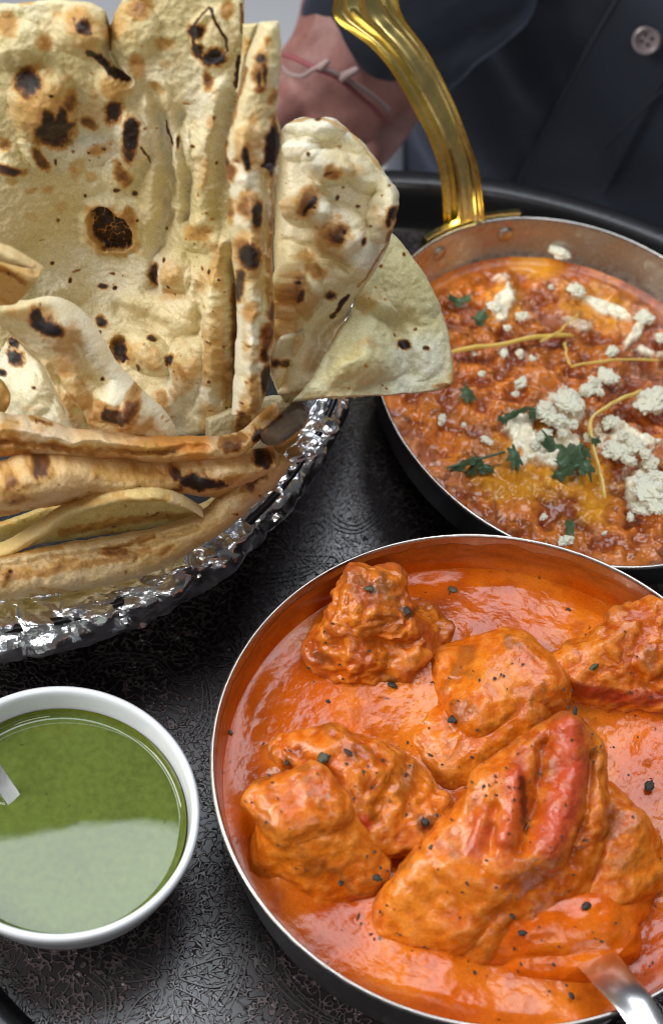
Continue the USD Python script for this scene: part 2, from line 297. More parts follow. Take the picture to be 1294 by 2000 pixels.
# ---- front pan: chicken in orange sauce
ZS = .039
pieces = {   # (px, py, height above the sauce, radius) of the lumps each piece is made of; lists are hulled and then joined
 'upper_left': [[(700, 1140, .016, .0075), (757, 1150, .015, .007), (775, 1215, .012, .009), (690, 1215, .012, .010)], [(690, 1215, .010, .010), (640, 1275, .002, .008), (700, 1290, .004, .010), (770, 1285, .002, .010)], [(775, 1215, .008, .009), (850, 1250, -.004, .009), (780, 1290, .0, .009)]],
 'middle': [[(880, 1310, -.001, .009), (1000, 1285, .005, .010), (1050, 1350, .004, .011), (930, 1400, .003, .011)], [(930, 1400, .001, .010), (1020, 1400, .003, .010), (980, 1480, -.003, .010), (880, 1500, -.003, .009), (830, 1440, -.004, .008)], [(1000, 1420, .004, .006), (1030, 1430, .003, .005)]],
 'left_back': [[(555, 1465, .010, .0055), (640, 1465, .012, .008), (730, 1500, .009, .010), (690, 1570, .008, .011)], [(730, 1500, .008, .010), (845, 1575, .005, .0060), (800, 1630, .002, .009), (730, 1620, .004, .010)], [(850, 1572, .006, .0055), (800, 1560, .007, .006)]],
 'left_front': [[(505, 1560, .012, .0052), (610, 1520, .017, .0055), (640, 1585, .014, .009), (560, 1600, .011, .010)], [(560, 1610, .009, .010), (640, 1600, .011, .010), (700, 1690, -.001, .011), (620, 1715, -.004, .012), (545, 1690, -.004, .011)]],
 'big': [[(765, 1795, -.001, .0075), (850, 1690, .009, .009), (960, 1560, .017, .008), (990, 1690, .012, .011), (880, 1800, .001, .010)], [(960, 1540, .018, .008), (1100, 1430, .023, .0065), (1140, 1470, .021, .007), (1125, 1600, .014, .011), (990, 1690, .012, .011)], [(990, 1700, .008, .012), (1120, 1640, .010, .011), (1080, 1760, -.002, .012), (930, 1810, -.002, .011)]],
 'right_low': [[(1170, 1570, .008, .007), (1215, 1620, .011, .009), (1245, 1690, .003, .010), (1160, 1740, .001, .010), (1150, 1650, .004, .009)]],
 'right_top': [[(1090, 1320, .003, .0075), (1140, 1290, .006, .008), (1225, 1250, .011, .008), (1300, 1270, .009, .011), (1290, 1340, .003, .010), (1150, 1345, .0, .008)], [(1215, 1225, .012, .006), (1280, 1215, .012, .008), (1260, 1290, .008, .010)]],
}
chick_label = {
 'upper_left': 'rough sauce-coated chicken piece against the upper left wall of the curry pan',
 'middle': 'flat chicken piece mostly under shiny sauce at the middle of the curry pan',
 'left_back': 'knobbly chicken piece with herb bits, behind the smooth lump at the pan left',
 'left_front': 'smooth rounded chicken lump with a pointed corner at left of the curry pan',
 'big': 'largest chicken piece, with red seared ridges, lying across the serving spoon',
 'right_low': 'small squat chicken chunk tucked right behind the big red-ridged piece',
 'right_top': 'dark-edged chicken piece at the far right side of the curry pan'}
def world_spheres(groups):
    return [[(*at_z(x, y, ZS + h * 1.25), r * (.92 if h > .008 else 1.)) for x, y, h, r in g] for g in groups]
chicken_world = {k: world_spheres(g) for k, g in pieces.items()}
all_sph = np.array([s for gs in chicken_world.values() for g in gs for s in g])
ORANGE, DEEP, PALE, BRICK = np.array((.52, .092, .003)), np.array((.28, .034, .002)), np.array((.62, .165, .012)), np.array((.50, .05, .02))
def sauce_colour(P, seed=0):
    a = fbm(P, 55, 4, 3 + seed)[:, None]; b = fbm(P, 170, 4, 9 + seed)[:, None]
    c = ORANGE * (1 - smoothstep(.35, .75, a)) + PALE * smoothstep(.35, .75, a)
    c = c + (DEEP - c) * .38 * smoothstep(.50, .70, b); c = c + (DEEP - c) * .6 * smoothstep(.52, .68, fbm(P, 26, 3, 15 + seed))[:, None]
    sp = meshkit.noise(P * 640, 4); sp2 = meshkit.noise(P * 150, 8)
    c = c * (1 - .85 * smoothstep(.90, .96, sp) * smoothstep(.35, .5, sp2))[:, None]
    return c
def front_h(X, Y, Z):
    P = np.stack([X, Y, Z], -1)
    h = .0125 * (fbm(P, 30, 2, 21) - .5) + .0016 * (fbm(P, 95, 2, 4) - .5) + .0006 * (fbm(P, 380, 3, 7) - .5)
    for x, y, z, r in all_sph:
        d2 = ((X - x) ** 2 + (Y - y) ** 2) / (r * 1.25) ** 2; h = h + np.clip((.0016 + .15 * (z - ZS)), 0, .004) * np.exp(-d2 * 1.6) * .7
    return h
V, Fc = pool(FP, ZRF, ZS, .952, 330, 720, front_h, 9, .0115)
col = sauce_colour(V)
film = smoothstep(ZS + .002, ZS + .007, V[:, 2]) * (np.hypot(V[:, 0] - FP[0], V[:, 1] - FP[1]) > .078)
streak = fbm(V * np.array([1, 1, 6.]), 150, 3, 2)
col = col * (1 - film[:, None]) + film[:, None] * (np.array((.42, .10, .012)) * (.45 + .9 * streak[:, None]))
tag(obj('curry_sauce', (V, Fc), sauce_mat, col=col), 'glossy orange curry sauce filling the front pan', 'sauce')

def chicken(key):
    t = hulls(chicken_world[key], .00072, 8)
    rough = {'upper_left': 1.9, 'left_back': 1.35, 'right_top': 1.35}.get(key, .68)
    fa = sum(map(ord, key)) % 7 * .45; fd = np.array([math.cos(fa), math.sin(fa), .2]); fd /= np.linalg.norm(fd)
    def fib(P):   # meat fibres: long along fd, fine across
        a_ = (P @ fd)[:, None] * fd; return (P - a_) * 420 + a_ * 70
    t = displace(t, lambda P: .0020 * (.22 - abs(fbm(P, 75, 3, 57) - .5) * 2) * (rough ** .5) + rough * (.0042 * (fbm(P, 85, 3, 31) - .5) + .0022 * (fbm(P, 230, 3, 13) - .5) + .0007 * (meshkit.fbm(fib(P), 3, 19) - .5)))
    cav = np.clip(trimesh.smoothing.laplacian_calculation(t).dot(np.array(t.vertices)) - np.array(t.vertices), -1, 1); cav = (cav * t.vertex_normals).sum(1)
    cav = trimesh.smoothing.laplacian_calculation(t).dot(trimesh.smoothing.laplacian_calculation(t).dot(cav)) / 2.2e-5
    if key == 'big':   # seared ridges with grooves between them
        def rg_(P):
            x_, y_ = proj(P); return ridges(x_, y_, [([(1110, 1425), (1118, 1500), (1095, 1590), (1070, 1660)], 34, .0030), ([(1065, 1450), (1050, 1560), (1020, 1660)], 16, -.0034), ([(1005, 1515), (1000, 1580), (985, 1640)], 22, .0024), ([(965, 1580), (955, 1660)], 12, -.0022), ([(940, 1600), (925, 1660)], 20, .0016), ([(1160, 1480), (1150, 1600), (1120, 1690)], 14, -.003)])
        t = displace(t, rg_)
    P = np.array(t.vertices); px, py = proj(P); c = sauce_colour(P, 2) * np.array((1.02, 1.10, 1.0))
    thin = smoothstep(.0, 1.2, -cav + 1.6 * (fbm(P, 150, 3, 44) - .5)); c = c + (np.array((.66, .23, .035)) - c) * (.45 * thin)[:, None]  # convex ridges painted lighter: highlight put into the colour, with the thinner coat
    thick = smoothstep(.1, 1.3, cav + 1.2 * (fbm(P, 120, 3, 45) - .5)); c = c + (np.array((.24, .026, .003)) - c) * (.28 * thick)[:, None]  # creases painted darker: shade put into the colour, with the pooled red sauce
    sear = smoothstep(.56, .72, fbm(P, 120, 4, 71) + .05 * thin) * smoothstep(-.2, .5, t.vertex_normals[:, 2]); c = c + (np.array((.13, .028, .006)) - c) * (.55 * sear)[:, None]
    up = t.vertex_normals[:, 2]
    if key == 'upper_left': c = c + (np.array((.36, .065, .012)) - c) * (.75 * smoothstep(.45, .62, fbm(P, 130, 4, 6)))[:, None]
    if key == 'big':
        pass
    if key == 'big':
        red = strokes(px, py, [([(1110, 1425), (1118, 1500), (1095, 1590), (1075, 1650)], 34, 1.), ([(1005, 1515), (1000, 1580), (985, 1640)], 22, .9), ([(945, 1600), (930, 1660)], 24, .8)], .3, 5)
        c = c + (np.array((.44, .055, .022)) - c) * (red * np.clip(.1 + 1.2 * fbm(P, 190, 4, 3), 0, .95))[:, None]
        ch = strokes(px, py, [([(1018, 1520), (1020, 1560), (1026, 1620)], 8, .9)], .9, 6); c = c * (1 - .85 * ch[:, None])
    if key == 'left_back':
        rd = blobs(px, py, [(705, 1615, 20, 22, 0, .9)], .4, 14, 2); c = c + (np.array((.62, .05, .02)) - c) * rd[:, None]
        dk = blobs(px, py, [(835, 1605, 22, 18, -30, .8), (690, 1470, 28, 14, 10, .5), (560, 1500, 14, 22, 0, .6)], .6, 12, 3); c = c + (np.array((.10, .025, .006)) - c) * dk[:, None]
    if key == 'right_top':
        dk = strokes(px, py, [([(1110, 1345), (1200, 1362), (1290, 1365)], 16, .85)], .6, 9); c = c + (np.array((.26, .022, .008)) - c) * dk[:, None]
    if key == 'upper_left':
        dk = blobs(px, py, [(740, 1150, 22, 26, 20, .7), (795, 1195, 14, 10, 0, .9), (630, 1285, 20, 12, 30, .6), (765, 1335, 12, 12, 0, .8)], .7, 10, 3); c = c + (np.array((.07, .03, .012)) - c) * dk[:, None]
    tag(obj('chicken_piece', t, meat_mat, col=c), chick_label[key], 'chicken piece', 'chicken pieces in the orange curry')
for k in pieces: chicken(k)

# serving spoon under the big piece
spoon = thing('serving_spoon', 'steel serving spoon with its bowl full of curry, handle over the pan rim', 'spoon')
sp = at_z(1010, 1800, ZS - .003); hp = at_z(1192, 1906, ZRF - .003); rp = at_z(1245, 1968, ZRF + .004)
dirv = (rp - hp)[:2] / np.linalg.norm((rp - hp)[:2])
path = np.array([at_z(1150, 1860, ZS - .004), hp, rp, rp + np.array([*(dirv * .03), .003]), rp + np.array([*(dirv * .09), .004])])
ctr = curve(path, 40); wd = np.interp(np.linspace(0, 1, 40), [0, .25, .6, 1], [.0065, .0050, .0046, .0075])
nrm = np.array([-dirv[1], dirv[0], 0]); s = np.linspace(-1, 1, 11)
top = ctr[:, None] + nrm * (wd[:, None, None] * s[None, :, None]) + np.array([0, 0, 1.]) * (.0012 * (1 - s ** 2))[None, :, None]
bot = top - np.array([0, 0, .0016]) * np.sqrt(np.clip(1 - s ** 2, 0, 1))[None, :, None] - np.array([0, 0, .0002])
Vh = np.concatenate([top, bot[:, ::-1]], 1); obj('handle', (Vh.transpose(1, 0, 2).reshape(-1, 3), grid_faces(22, 40, wrap=True)), spoon_steel, spoon)
tb = np.linspace(0, 2 * np.pi, 60, endpoint=False); bd = np.array([dirv[0], dirv[1]]); bn = np.array([-dirv[1], dirv[0]])
prof = [(1.0, .0), (.97, .0008), (.9, -.002), (.7, -.006), (.4, -.0085), (0, -.0095)]
bc = at_z(1060, 1800, ZS - .004)
Vb = np.array([[*(bc[:2] + bd * (.034 * r * math.cos(q)) + bn * (.024 * r * math.sin(q))), bc[2] + z] for q in tb for r, z in prof]); obj('spoon_bowl', (Vb, grid_faces(60, 6, wrap=True)), spoon_steel, spoon)
mound = hulls([[(*at_z(x, y, ZS + h), r) for x, y, h, r in g] for g in [[(900, 1830, -.006, .010), (1020, 1810, -.002, .012), (1150, 1800, -.001, .012), (1200, 1840, -.003, .008)], [(1200, 1830, -.002, .008), (1165, 1885, -.002, .005), (1020, 1870, -.006, .009)], [(1180, 1800, -.002, .010), (1235, 1740, -.004, .007)]]], .0009, 14)
mound = displace(mound, lambda P: .0022 * (fbm(P, 90, 3, 3) - .5) + .001 * (fbm(P, 260, 3, 1) - .5))
tag(obj('spooned_sauce', mound, sauce_mat, col=sauce_colour(np.array(mound.vertices), 5)), 'orange sauce heaped on the serving spoon below the big chicken piece', 'sauce')

# flecks of herb and pepper on the curry
def fleck(px, py, rpx, z, seed, flat=.4):
    r = rpx / F * .33; t = trimesh.creation.icosphere(2, 1.0); v = t.vertices * np.array([1, .35 + .5 * ((seed * .37) % 1), .22]); n = fbm(t.vertices * 2.2 + seed * 3.7, 1.6, 3, seed)
    v = v * (.15 + 1.6 * n)[:, None] * r; a = seed * 1.3; c, s = math.cos(a), math.sin(a); v = v @ np.array([[c, -s, 0], [s, c, 0], [0, 0, 1]]).T
    return trimesh.Trimesh(v + at_z(px, py, z), t.faces)
ON = [-1]
def top_z(px, py, meshes, z0):
    """Height of the food's surface at a pixel (ray cast against the lumps)."""
    best = at_z(px, py, z0); bd_ = np.linalg.norm(best - EYE); d = ray(px, py); d = d / np.linalg.norm(d)
    for q_, tm in enumerate(meshes):
        V_ = np.asarray(tm.vertices) - EYE; tt = V_ @ d; perp = np.linalg.norm(V_ - tt[:, None] * d, axis=1); k = perp < .0012
        if k.any() and tt[k].min() < bd_: bd_ = tt[k].min(); ON[0] = q_
    return (EYE + d * bd_)[2]
food_of = [p.GetCustomDataByKey('label') for p in stage.GetPrimAtPath('/World').GetChildren() if p.GetName().startswith(('chicken_piece', 'spooned_sauce'))]
short = [next((b for a, b in (('upper left wall', 'the rough chicken piece at the upper left'), ('flat chicken', 'the flat chicken piece at the middle'), ('knobbly', 'the knobbly chicken piece at the pan left'), ('smooth rounded', 'the pointed smooth chicken lump at left'), ('largest', 'the largest red-ridged chicken piece'), ('squat', 'the squat chicken chunk at right'), ('dark-edged', 'the dark-edged chicken piece at far right'), ('heaped', 'the sauce heaped on the spoon')) if a in f)) for f in food_of]
food = [trimesh.Trimesh(np.array(UsdGeom.Mesh(p).GetPointsAttr().Get()), np.zeros((0, 3), int), process=False) for p in stage.GetPrimAtPath('/World').GetChildren() if p.GetName().startswith(('chicken_piece', 'spooned_sauce'))]
spots = [(1000, 1183, 19, 'g'), (943, 1160, 8, 'd'), (885, 1152, 14, 'g'), (1160, 1302, 17, 'g'), (795, 1193, 13, 'd'), (883, 1406, 14, 'd'), (1122, 1388, 13, 'd'), (765, 1338, 13, 'd'), (1268, 1535, 15, 'd'), (450, 1430, 9, 'g'),
         (1020, 1822, 11, 'd'), (885, 1915, 10, 'd'), (720, 1150, 14, 'g'), (632, 1478, 18, 'g'), (680, 1470, 13, 'd'), (1145, 1770, 14, 'd'), (830, 1605, 11, 'd'), (760, 1412, 9, 'd'), (560, 1490, 8, 'd'), (840, 1475, 8, 'd'),
         (940, 1960, 8, 'd'), (1115, 1945, 9, 'd'), (520, 1740, 8, 'd'), (665, 1725, 9, 'd'), (735, 1715, 11, 'd'), (840, 1655, 8, 'g'), (1000, 1790, 8, 'd'), (1180, 1150, 7, 'd'), (1090, 1130, 7, 'g'), (640, 1370, 7, 'd'), (700, 1790, 7, 'd'), (1110, 1190, 7, 'd')]
for i, (px, py, r, k) in enumerate(spots):
    ON[0] = -1; z = top_z(px, py, food, ZS + .0004)
    on = short[ON[0]] if ON[0] >= 0 else 'the bare sauce, ' + ('near the far wall' if py < 1260 else 'near the left wall' if px < 760 and py < 1700 else 'near the front wall' if py > 1700 else 'between the chicken pieces')
    lab, gr = (('black pepper fleck on ' + on, 'pepper flecks on ' + on) if k == 'd' else ('dark green herb fleck on ' + on, 'herb flecks on ' + on))
    tag(obj('pepper_fleck' if k == 'd' else 'herb_fleck', fleck(px, py, r, z + .0001, i), fleck_mat if k == 'd' else green_fleck_mat), lab, 'fleck', gr)

rs = np.random.default_rng(5); bits = []
while len(bits) < 230:
    x_, y_ = rs.uniform(430, 1290), rs.uniform(1120, 1975); w_ = at_z(x_, y_, ZS); c_, s_2 = math.cos(FP[4]), math.sin(FP[4]); d_ = w_[:2] - FP[:2]
    if math.hypot((c_ * d_[0] + s_2 * d_[1]) / FP[2], (-s_2 * d_[0] + c_ * d_[1]) / FP[3]) > .90 or fbm(np.array([[x_, y_, 0.]]), .011, 3, 2)[0] < rs.uniform(.3, .6): continue
    t = fleck(x_, y_, rs.uniform(2.2, 5.2), top_z(x_, y_, food, ZS + .0004) + .0001, len(bits)); bits.append(t)
tag(obj('herb_specks', trimesh.util.concatenate(bits), fleck_mat), 'fine dark herb specks strewn all over the orange curry', 'herb specks', kind='stuff')

# ---- back pan: coarse masala with cheese, cream, ginger and coriander
ZB = .021
def back_h(X, Y, Z):
    P = np.stack([X, Y, Z * 0], -1)
    lump = fbm(P, 150, 3, 40); l2 = fbm(P, 75, 3, 8)
    return .0075 * (l2 - .42) + .0075 * (np.clip(lump, .3, .8) - .45) + .0009 * (fbm(P, 420, 2, 2) - .5)
V, Fc = pool(BP, ZRB, ZB, .900, 300, 640, back_h, 3, .0015)
px, py = proj(V)
lump = fbm(V * [1, 1, 0], 150, 3, 40)[:, None]
c = np.array((.25, .048, .008)) + (np.array((.54, .155, .018)) - np.array((.25, .048, .008))) * smoothstep(.35, .68, lump)
v2 = fbm(V, 500, 3, 17)[:, None]; c = c + (np.array((.50, .20, .10)) - c) * .3 * smoothstep(.55, .75, v2)
v4 = fbm(V, 55, 3, 29)[:, None]; c = c * (.72 + .56 * smoothstep(.3, .7, v4)); c = c + (np.array((.52, .22, .12)) - c) * .4 * smoothstep(.55, .7, fbm(V, 90, 3, 37))[:, None]
v3 = fbm(V, 330, 2, 23)[:, None]; c = c + (np.array((.13, .030, .008)) - c) * .6 * smoothstep(.58, .72, v3)
up_or = smoothstep(640, 480, py + .2 * (px - 1000))[:, None]; c = c + (np.array((.60, .15, .008)) - c) * .4 * up_or
yel = blobs(px, py, [(1090, 905, 100, 50, 20, .8), (1170, 600, 70, 30, 20, .6), (1010, 945, 80, 30, 10, .6), (1160, 970, 30, 50, 0, .7), (985, 590, 30, 40, 0, .6), (1050, 520, 40, 20, 0, .6)], .5, 22, 5); c = c + (np.array((.80, .36, .02)) - c) * yel[:, None]
crm = blobs(px, py, [(1100, 800, 44, 44, 0, .8), (1255, 950, 44, 50, 0, .7), (1020, 855, 30, 50, -20, 1.), (1075, 895, 55, 18, 22, 1.), (985, 592, 16, 30, 10, .9), (1175, 602, 50, 10, 22, .9), (1240, 650, 40, 10, -60, .8), (1110, 885, 40, 40, 0, .8), (1260, 690, 40, 12, 10, .6), (1215, 860, 60, 40, 10, .7), (975, 545, 18, 10, 0, .5), (1130, 635, 30, 10, 20, .5)], .6, 18, 6)
crm = smoothstep(.30, .68, crm)
c = c + (np.array((.84, .77, .58)) - c) * crm[:, None]
V[:, 2] += .0022 * crm
tag(obj('masala_sauce', (V, Fc), masala_mat, col=c), 'coarse brown-orange masala with cream streaks in the brass-handled pan', 'sauce')
def crumb(px, py, r, z, seed, sq=.8):
    rr = r / F * (.46 if r < 22 else .37); t = trimesh.creation.icosphere(4, 1.0); v = np.array(t.vertices); n = fbm(v + seed * 5.1, 1.1, 2, seed); n3 = abs(fbm(v + seed, 2.6, 2, seed) - .5) * 2; n4 = abs(fbm(v + seed * 2., 6.5, 2, seed + 1) - .5) * 2
    v = v * (.20 + 1.15 * n + .62 * n3 + .18 * n4)[:, None] * np.array([1 + .3 * math.sin(seed * 2.3), 1 + .3 * math.cos(seed * 3.1), sq * (.8 if r < 20 else .55)]) * rr
    a = seed * 1.9; c, s = math.cos(a), math.sin(a); v = v @ np.array([[c, -s, 0], [s, c, 0], [0, 0, 1]]).T
    return trimesh.Trimesh(v + at_z(px, py, z), t.faces)
crumbs = [(1092, 492, 30, .006, 'largest round white cheese crumb near the far wall of the masala pan'), (1125, 567, 19, .004, 'round cheese crumb just in front of the big far one in the masala'),
 (1020, 617, 19, .004, 'round white cheese crumb behind the long ginger shred'), (1258, 620, 18, .004, 'lone white cheese crumb near the right side of the masala, behind the thin ginger shred'), (1195, 686, 23, .005, 'white cheese crumb touching the thin ginger shred'),
 (1015, 748, 14, .003, None), (862, 817, 13, .003, None), (983, 690, 13, .003, None), (1014, 690, 13, .003, None), (1185, 735, 24, .005, None), (1145, 762, 30, .005, None), (1105, 780, 34, .006, 'white curd lump at the top of the central curd heap in the masala'),
 (1085, 822, 36, .006, 'widest white curd lump in the middle of the masala'), (1062, 850, 24, .004, None), (1275, 780, 48, .007, 'large smooth white cheese slab at the right end of the curled ginger shred'), (1190, 823, 20, .005, None), (1240, 868, 32, .006, None), (1205, 880, 28, .005, None),
 (1270, 905, 30, .005, None), (1272, 962, 42, .007, 'big crumbly cheese heap low on the right of the masala'), (1250, 995, 26, .004, None), (1280, 930, 26, .006, None), (1104, 1056, 14, .003, 'lone white cheese crumb near the front wall of the masala pan'), (893, 660, 12, .003, None), (1150, 855, 16, .004, None), (965, 598, 13, .003, None), (1005, 770, 10, .003, None), (1040, 700, 9, .003, None), (950, 860, 11, .003, None), (925, 690, 9, .003, None), (1290, 660, 14, .003, None), (1130, 910, 16, .003, None)]
crumbs += [(1118, 768, 15, .006, None), (1068, 795, 15, .006, None), (1100, 845, 14, .006, None), (1120, 828, 12, .007, None), (1280, 990, 15, .007, None), (1238, 960, 14, .007, None), (1215, 850, 13, .007, None), (1258, 885, 13, .008, None), (1230, 1010, 11, .004, None), (1170, 765, 11, .006, None), (1045, 870, 12, .004, None), (1288, 955, 14, .009, None), (990, 640, 8, .003, None), (1075, 560, 8, .003, None), (940, 730, 8, .003, None), (1060, 1010, 8, .003, None), (1180, 1040, 8, .003, None), (905, 830, 7, .003, None), (1160, 745, 14, .006, None), (1125, 800, 18, .007, None), (1060, 805, 16, .005, None), (1255, 935, 18, .006, None), (1228, 900, 16, .006, None)]
for i, (px, py, r, h, lab) in enumerate(crumbs):
    where = ('crumbled bit in the white curd heap at the middle of the masala', 'curds of the middle heap') if 1040 < px < 1200 and 730 < py < 885 else ('crumbled bit in the white cheese heap at the right end of the masala', 'curds of the right heap') if px > 1195 and py > 840 else ('small loose cheese crumb on the masala, behind the ginger shreds', 'loose crumbs behind the ginger') if py < 665 else ('small loose cheese crumb on the masala, in front of the long ginger shred', 'loose crumbs in front of the ginger')
    tag(obj('cheese_crumb', crumb(px, py, r, ZB + h, i + 3), crumb_mat), lab or where[0], 'cheese crumb', None if lab else where[1])
def shred(pts, w, lab):
    P = np.array([at_z(x, y, ZB + h) for x, y, h in pts]); P = curve(P, 40); k = np.linspace(0, 1, 40); w = w * .72; P[:, 2] += .0012 * (meshkit.noise(np.c_[k * 9, k * 0 + w * 2e4, k * 0]) - .5); P[:, 0] += .0010 * (meshkit.noise(np.c_[k * 8, k * 0 + w * 3e4, k * 0 + 3]) - .5)
    V_, f_ = tube(P, w * (.75 + .5 * meshkit.noise(np.c_[k * 6, k * 0 + w * 1e4, k * 0])) * np.interp(k, [0, .06, .94, 1], [.5, 1, 1, .4]), 6)
    tag(obj('ginger_shred', (V_, f_), ginger_mat, smooth=40), lab, 'ginger shred', 'ginger shreds on the masala')
shred([(872, 688, .004), (960, 674, .006), (1040, 660, .006), (1118, 655, .004)], .0013, 'longest thick yellow ginger shred on the masala, beside the bread tip')
shred([(1055, 668, .006), (1100, 640, .006), (1130, 610, .003)], .0007, 'thin ginger sliver forking off the far end of the longest shred')
shred([(1103, 668, .005), (1106, 690, .006), (1114, 714, .006)], .0008, 'short upright ginger sliver between the two long shreds')
shred([(1112, 716, .006), (1170, 706, .007), (1230, 702, .007), (1288, 704, .005)], .0008, 'thin straight ginger shred crossing a white crumb at right')
shred([(1160, 868, .006), (1150, 828, .008), (1185, 795, .010), (1255, 762, .010)], .0012, 'curled ginger shred leading up to the large cheese slab')
shred([(1152, 835, .008), (1160, 880, .007), (1172, 930, .005), (1180, 975, .003)], .0010, 'ginger shred running down from the curled one to the yellow cream')
def leaf(px, py, L, wd, ang, h, seed, tilt=.2):
    L, wd = L * .86, wd * .8
    t = np.linspace(0, 2 * np.pi, 48, endpoint=False); lob = 1 + .22 * np.cos(7 * t + seed) + .12 * np.cos(12 * t + seed * 2)
    P = Polygon(np.c_[L * np.cos(t) * lob, wd * np.sin(t) * lob]).buffer(0); tm = trimesh.creation.extrude_polygon(P, .00025, engine='earcut')
    v, f = trimesh.remesh.subdivide_to_size(tm.vertices, tm.faces, .0022)
    v = v.copy(); v[:, 2] += .0034 * np.sin(v[:, 0] / L * 2.0 + seed) * (L / .006) + .0008 * np.cos(v[:, 1] / wd * 3) + tilt * v[:, 1]
    c, s = math.cos(ang), math.sin(ang); v = v @ np.array([[c, s, 0], [-s, c, 0], [0, 0, 1]])
    return trimesh.Trimesh(v + at_z(px, py, ZB + h), f)
def sprig(lab, leaves, stem=None):
    t = thing('coriander_sprig', lab, 'herb', 'coriander on the masala')
    for i, q in enumerate(leaves): obj('leaf', leaf(*q, seed=i * 1.7 + q[0]), leaf_mat, t, smooth=35)
    if stem: obj('stem', tube(curve(np.array([at_z(x, y, ZB + h) for x, y, h in stem]), 12), .0006, 6), leaf_mat, t)
sprig('dark coriander leaf lying flat beside the bread edge at the far left of the masala', [(897, 578, .0062, .0026, .1, .005)])
sprig('small coriander leaf between the bread and the white crumbs', [(935, 618, .0042, .0034, .8, .005)])
sprig('small ragged coriander leaf below the bread tip', [(913, 772, .0034, .0046, .3, .004)])
sprig('coriander sprig with a long stem at the lower left of the masala', [(905, 908, .0062, .0022, .25, .005), (945, 905, .0055, .0028, -.3, .006), (1004, 895, .0032, .0060, .2, .007), (925, 915, .004, .002, .6, .004)], [(872, 914, .004), (930, 898, .006), (985, 882, .007)])
sprig('bushy coriander sprig over the cream at the middle of the masala', [(1085, 868, .0066, .0042, -.3, .007), (1110, 893, .006, .0048, .7, .007), (1135, 915, .0062, .0040, -.8, .006), (1100, 920, .0050, .0030, .2, .006), (1140, 880, .003, .004, .1, .007)])
sprig('thin coriander tips above the cream patch', [(985, 812, .0042, .0022, .4, .006), (1010, 805, .005, .0016, .1, .006), (1038, 805, .0018, .0042, .2, .006)])
sprig('tiny coriander bit on the ginger shred', [(1160, 858, .0028, .0022, .5, .009)])
sprig('dark coriander scrap near the front wall of the masala pan', [(1112, 1030, .0018, .0044, .2, .005)])

# rivets and brass handle of the back pan
def rivet(px, py):
    p = at_z(px, py, ZRB - .0075); cx, cy = BP[:2]; d = np.array([cx - p[0], cy - p[1], 0]); d /= np.linalg.norm(d)
    t = trimesh.creation.icosphere(3, .0036); t.vertices = t.vertices * np.array([1, 1, 1]); n = t.vertices @ d; t.vertices = t.vertices - np.outer(n * .72, d)
    ang = math.atan2(*(np.array([[math.cos(-BP[4]), -math.sin(-BP[4])], [math.sin(-BP[4]), math.cos(-BP[4])]]) @ (p[:2] - BP[:2]) / np.array([BP[2], BP[3]]))[::-1])
    x, y = ell(BP, .972, ang); t.apply_translation((x, y, ZRB - .0075)); obj('rivet', t, steel, back_pan)
rivet(988, 462); rivet(868, 508)
def brass_sheet(name, A, B, anchors, th, prof, nu=80, nv=25, parent=None, mat=None, edge=.0014):
    Yc = np.linalg.lstsq(np.array([[a[0], a[1], 1] for a in anchors], float), np.array([a[2] for a in anchors]), rcond=None)[0]
    a, b = curve(A, nu), curve(B, nu); v = np.linspace(0, 1, nv)
    PX = a[:, None, 0] * (1 - v) + b[:, None, 0] * v; PY = a[:, None, 1] * (1 - v) + b[:, None, 1] * v
    P = at_y(PX, PY, PX * Yc[0] + PY * Yc[1] + Yc[2]); n = np.cross(np.gradient(P, axis=0), np.gradient(P, axis=1)); n /= np.linalg.norm(n, axis=2)[..., None]
    if (n * (EYE - P)).sum() < 0: n = -n
    h = prof(np.broadcast_to(v, PX.shape), np.broadcast_to(np.linspace(0, 1, nu)[:, None], PX.shape))
    top_, bot_ = P + n * h[..., None], P + n * (h - th)[..., None]
    Vv = np.concatenate([top_, bot_[:, ::-1]], 1); ring = Vv.shape[1]
    f = grid_faces(ring, nu, wrap=True); Vt_ = Vv.transpose(1, 0, 2).reshape(-1, 3)
    return obj(name, (Vt_, f), mat or brass, parent, smooth=50)
hb = at_z(905, 428, ZRB)[1]
hprof = lambda v, u: .0050 * (abs(2 * v - 1) ** 6) + .0030 * np.exp(-((v - .44) / .24) ** 2) + .0008 * np.exp(-((v - .80) / .05) ** 2)
brass_sheet('brass_handle', [(868, 436), (866, 380), (858, 320), (838, 260), (812, 210), (788, 165), (755, 115), (722, 80), (688, 55), (662, 34), (652, 15), (655, -8), (672, -30)], [(947, 428), (942, 370), (935, 320), (918, 270), (900, 220), (880, 175), (858, 130), (832, 85), (803, 45), (785, 15), (778, -10), (774, -28), (764, -50)],
    [(905, 430, hb), (880, 250, hb + .010), (760, 80, hb + .020), (700, 0, hb + .024)], .0016, hprof, 120, 61, back_pan)
t = np.linspace(2.02, 1.38, 30)   # flange on the pan wall, found from its two ends in the photograph
def ang_of(p):
    c, s = math.cos(BP[4]), math.sin(BP[4]); d = p[:2] - BP[:2]; return math.atan2((-s * d[0] + c * d[1]) / BP[3], (c * d[0] + s * d[1]) / BP[2])
t0, t1 = ang_of(at_z(838, 478, ZRB)), ang_of(at_z(1015, 418, ZRB))
t = np.linspace(t0, t1, 40); Vf = []
for q in t:
    for rr, zz_ in ((1.006, ZRB - .02), (1.004, ZRB - .001), (1.012, ZRB + .0015), (1.040, ZRB + .0012), (1.044, ZRB - .001), (1.03, ZRB - .02)):
        x, y = ell(BP, rr, q); Vf.append((x, y, zz_))
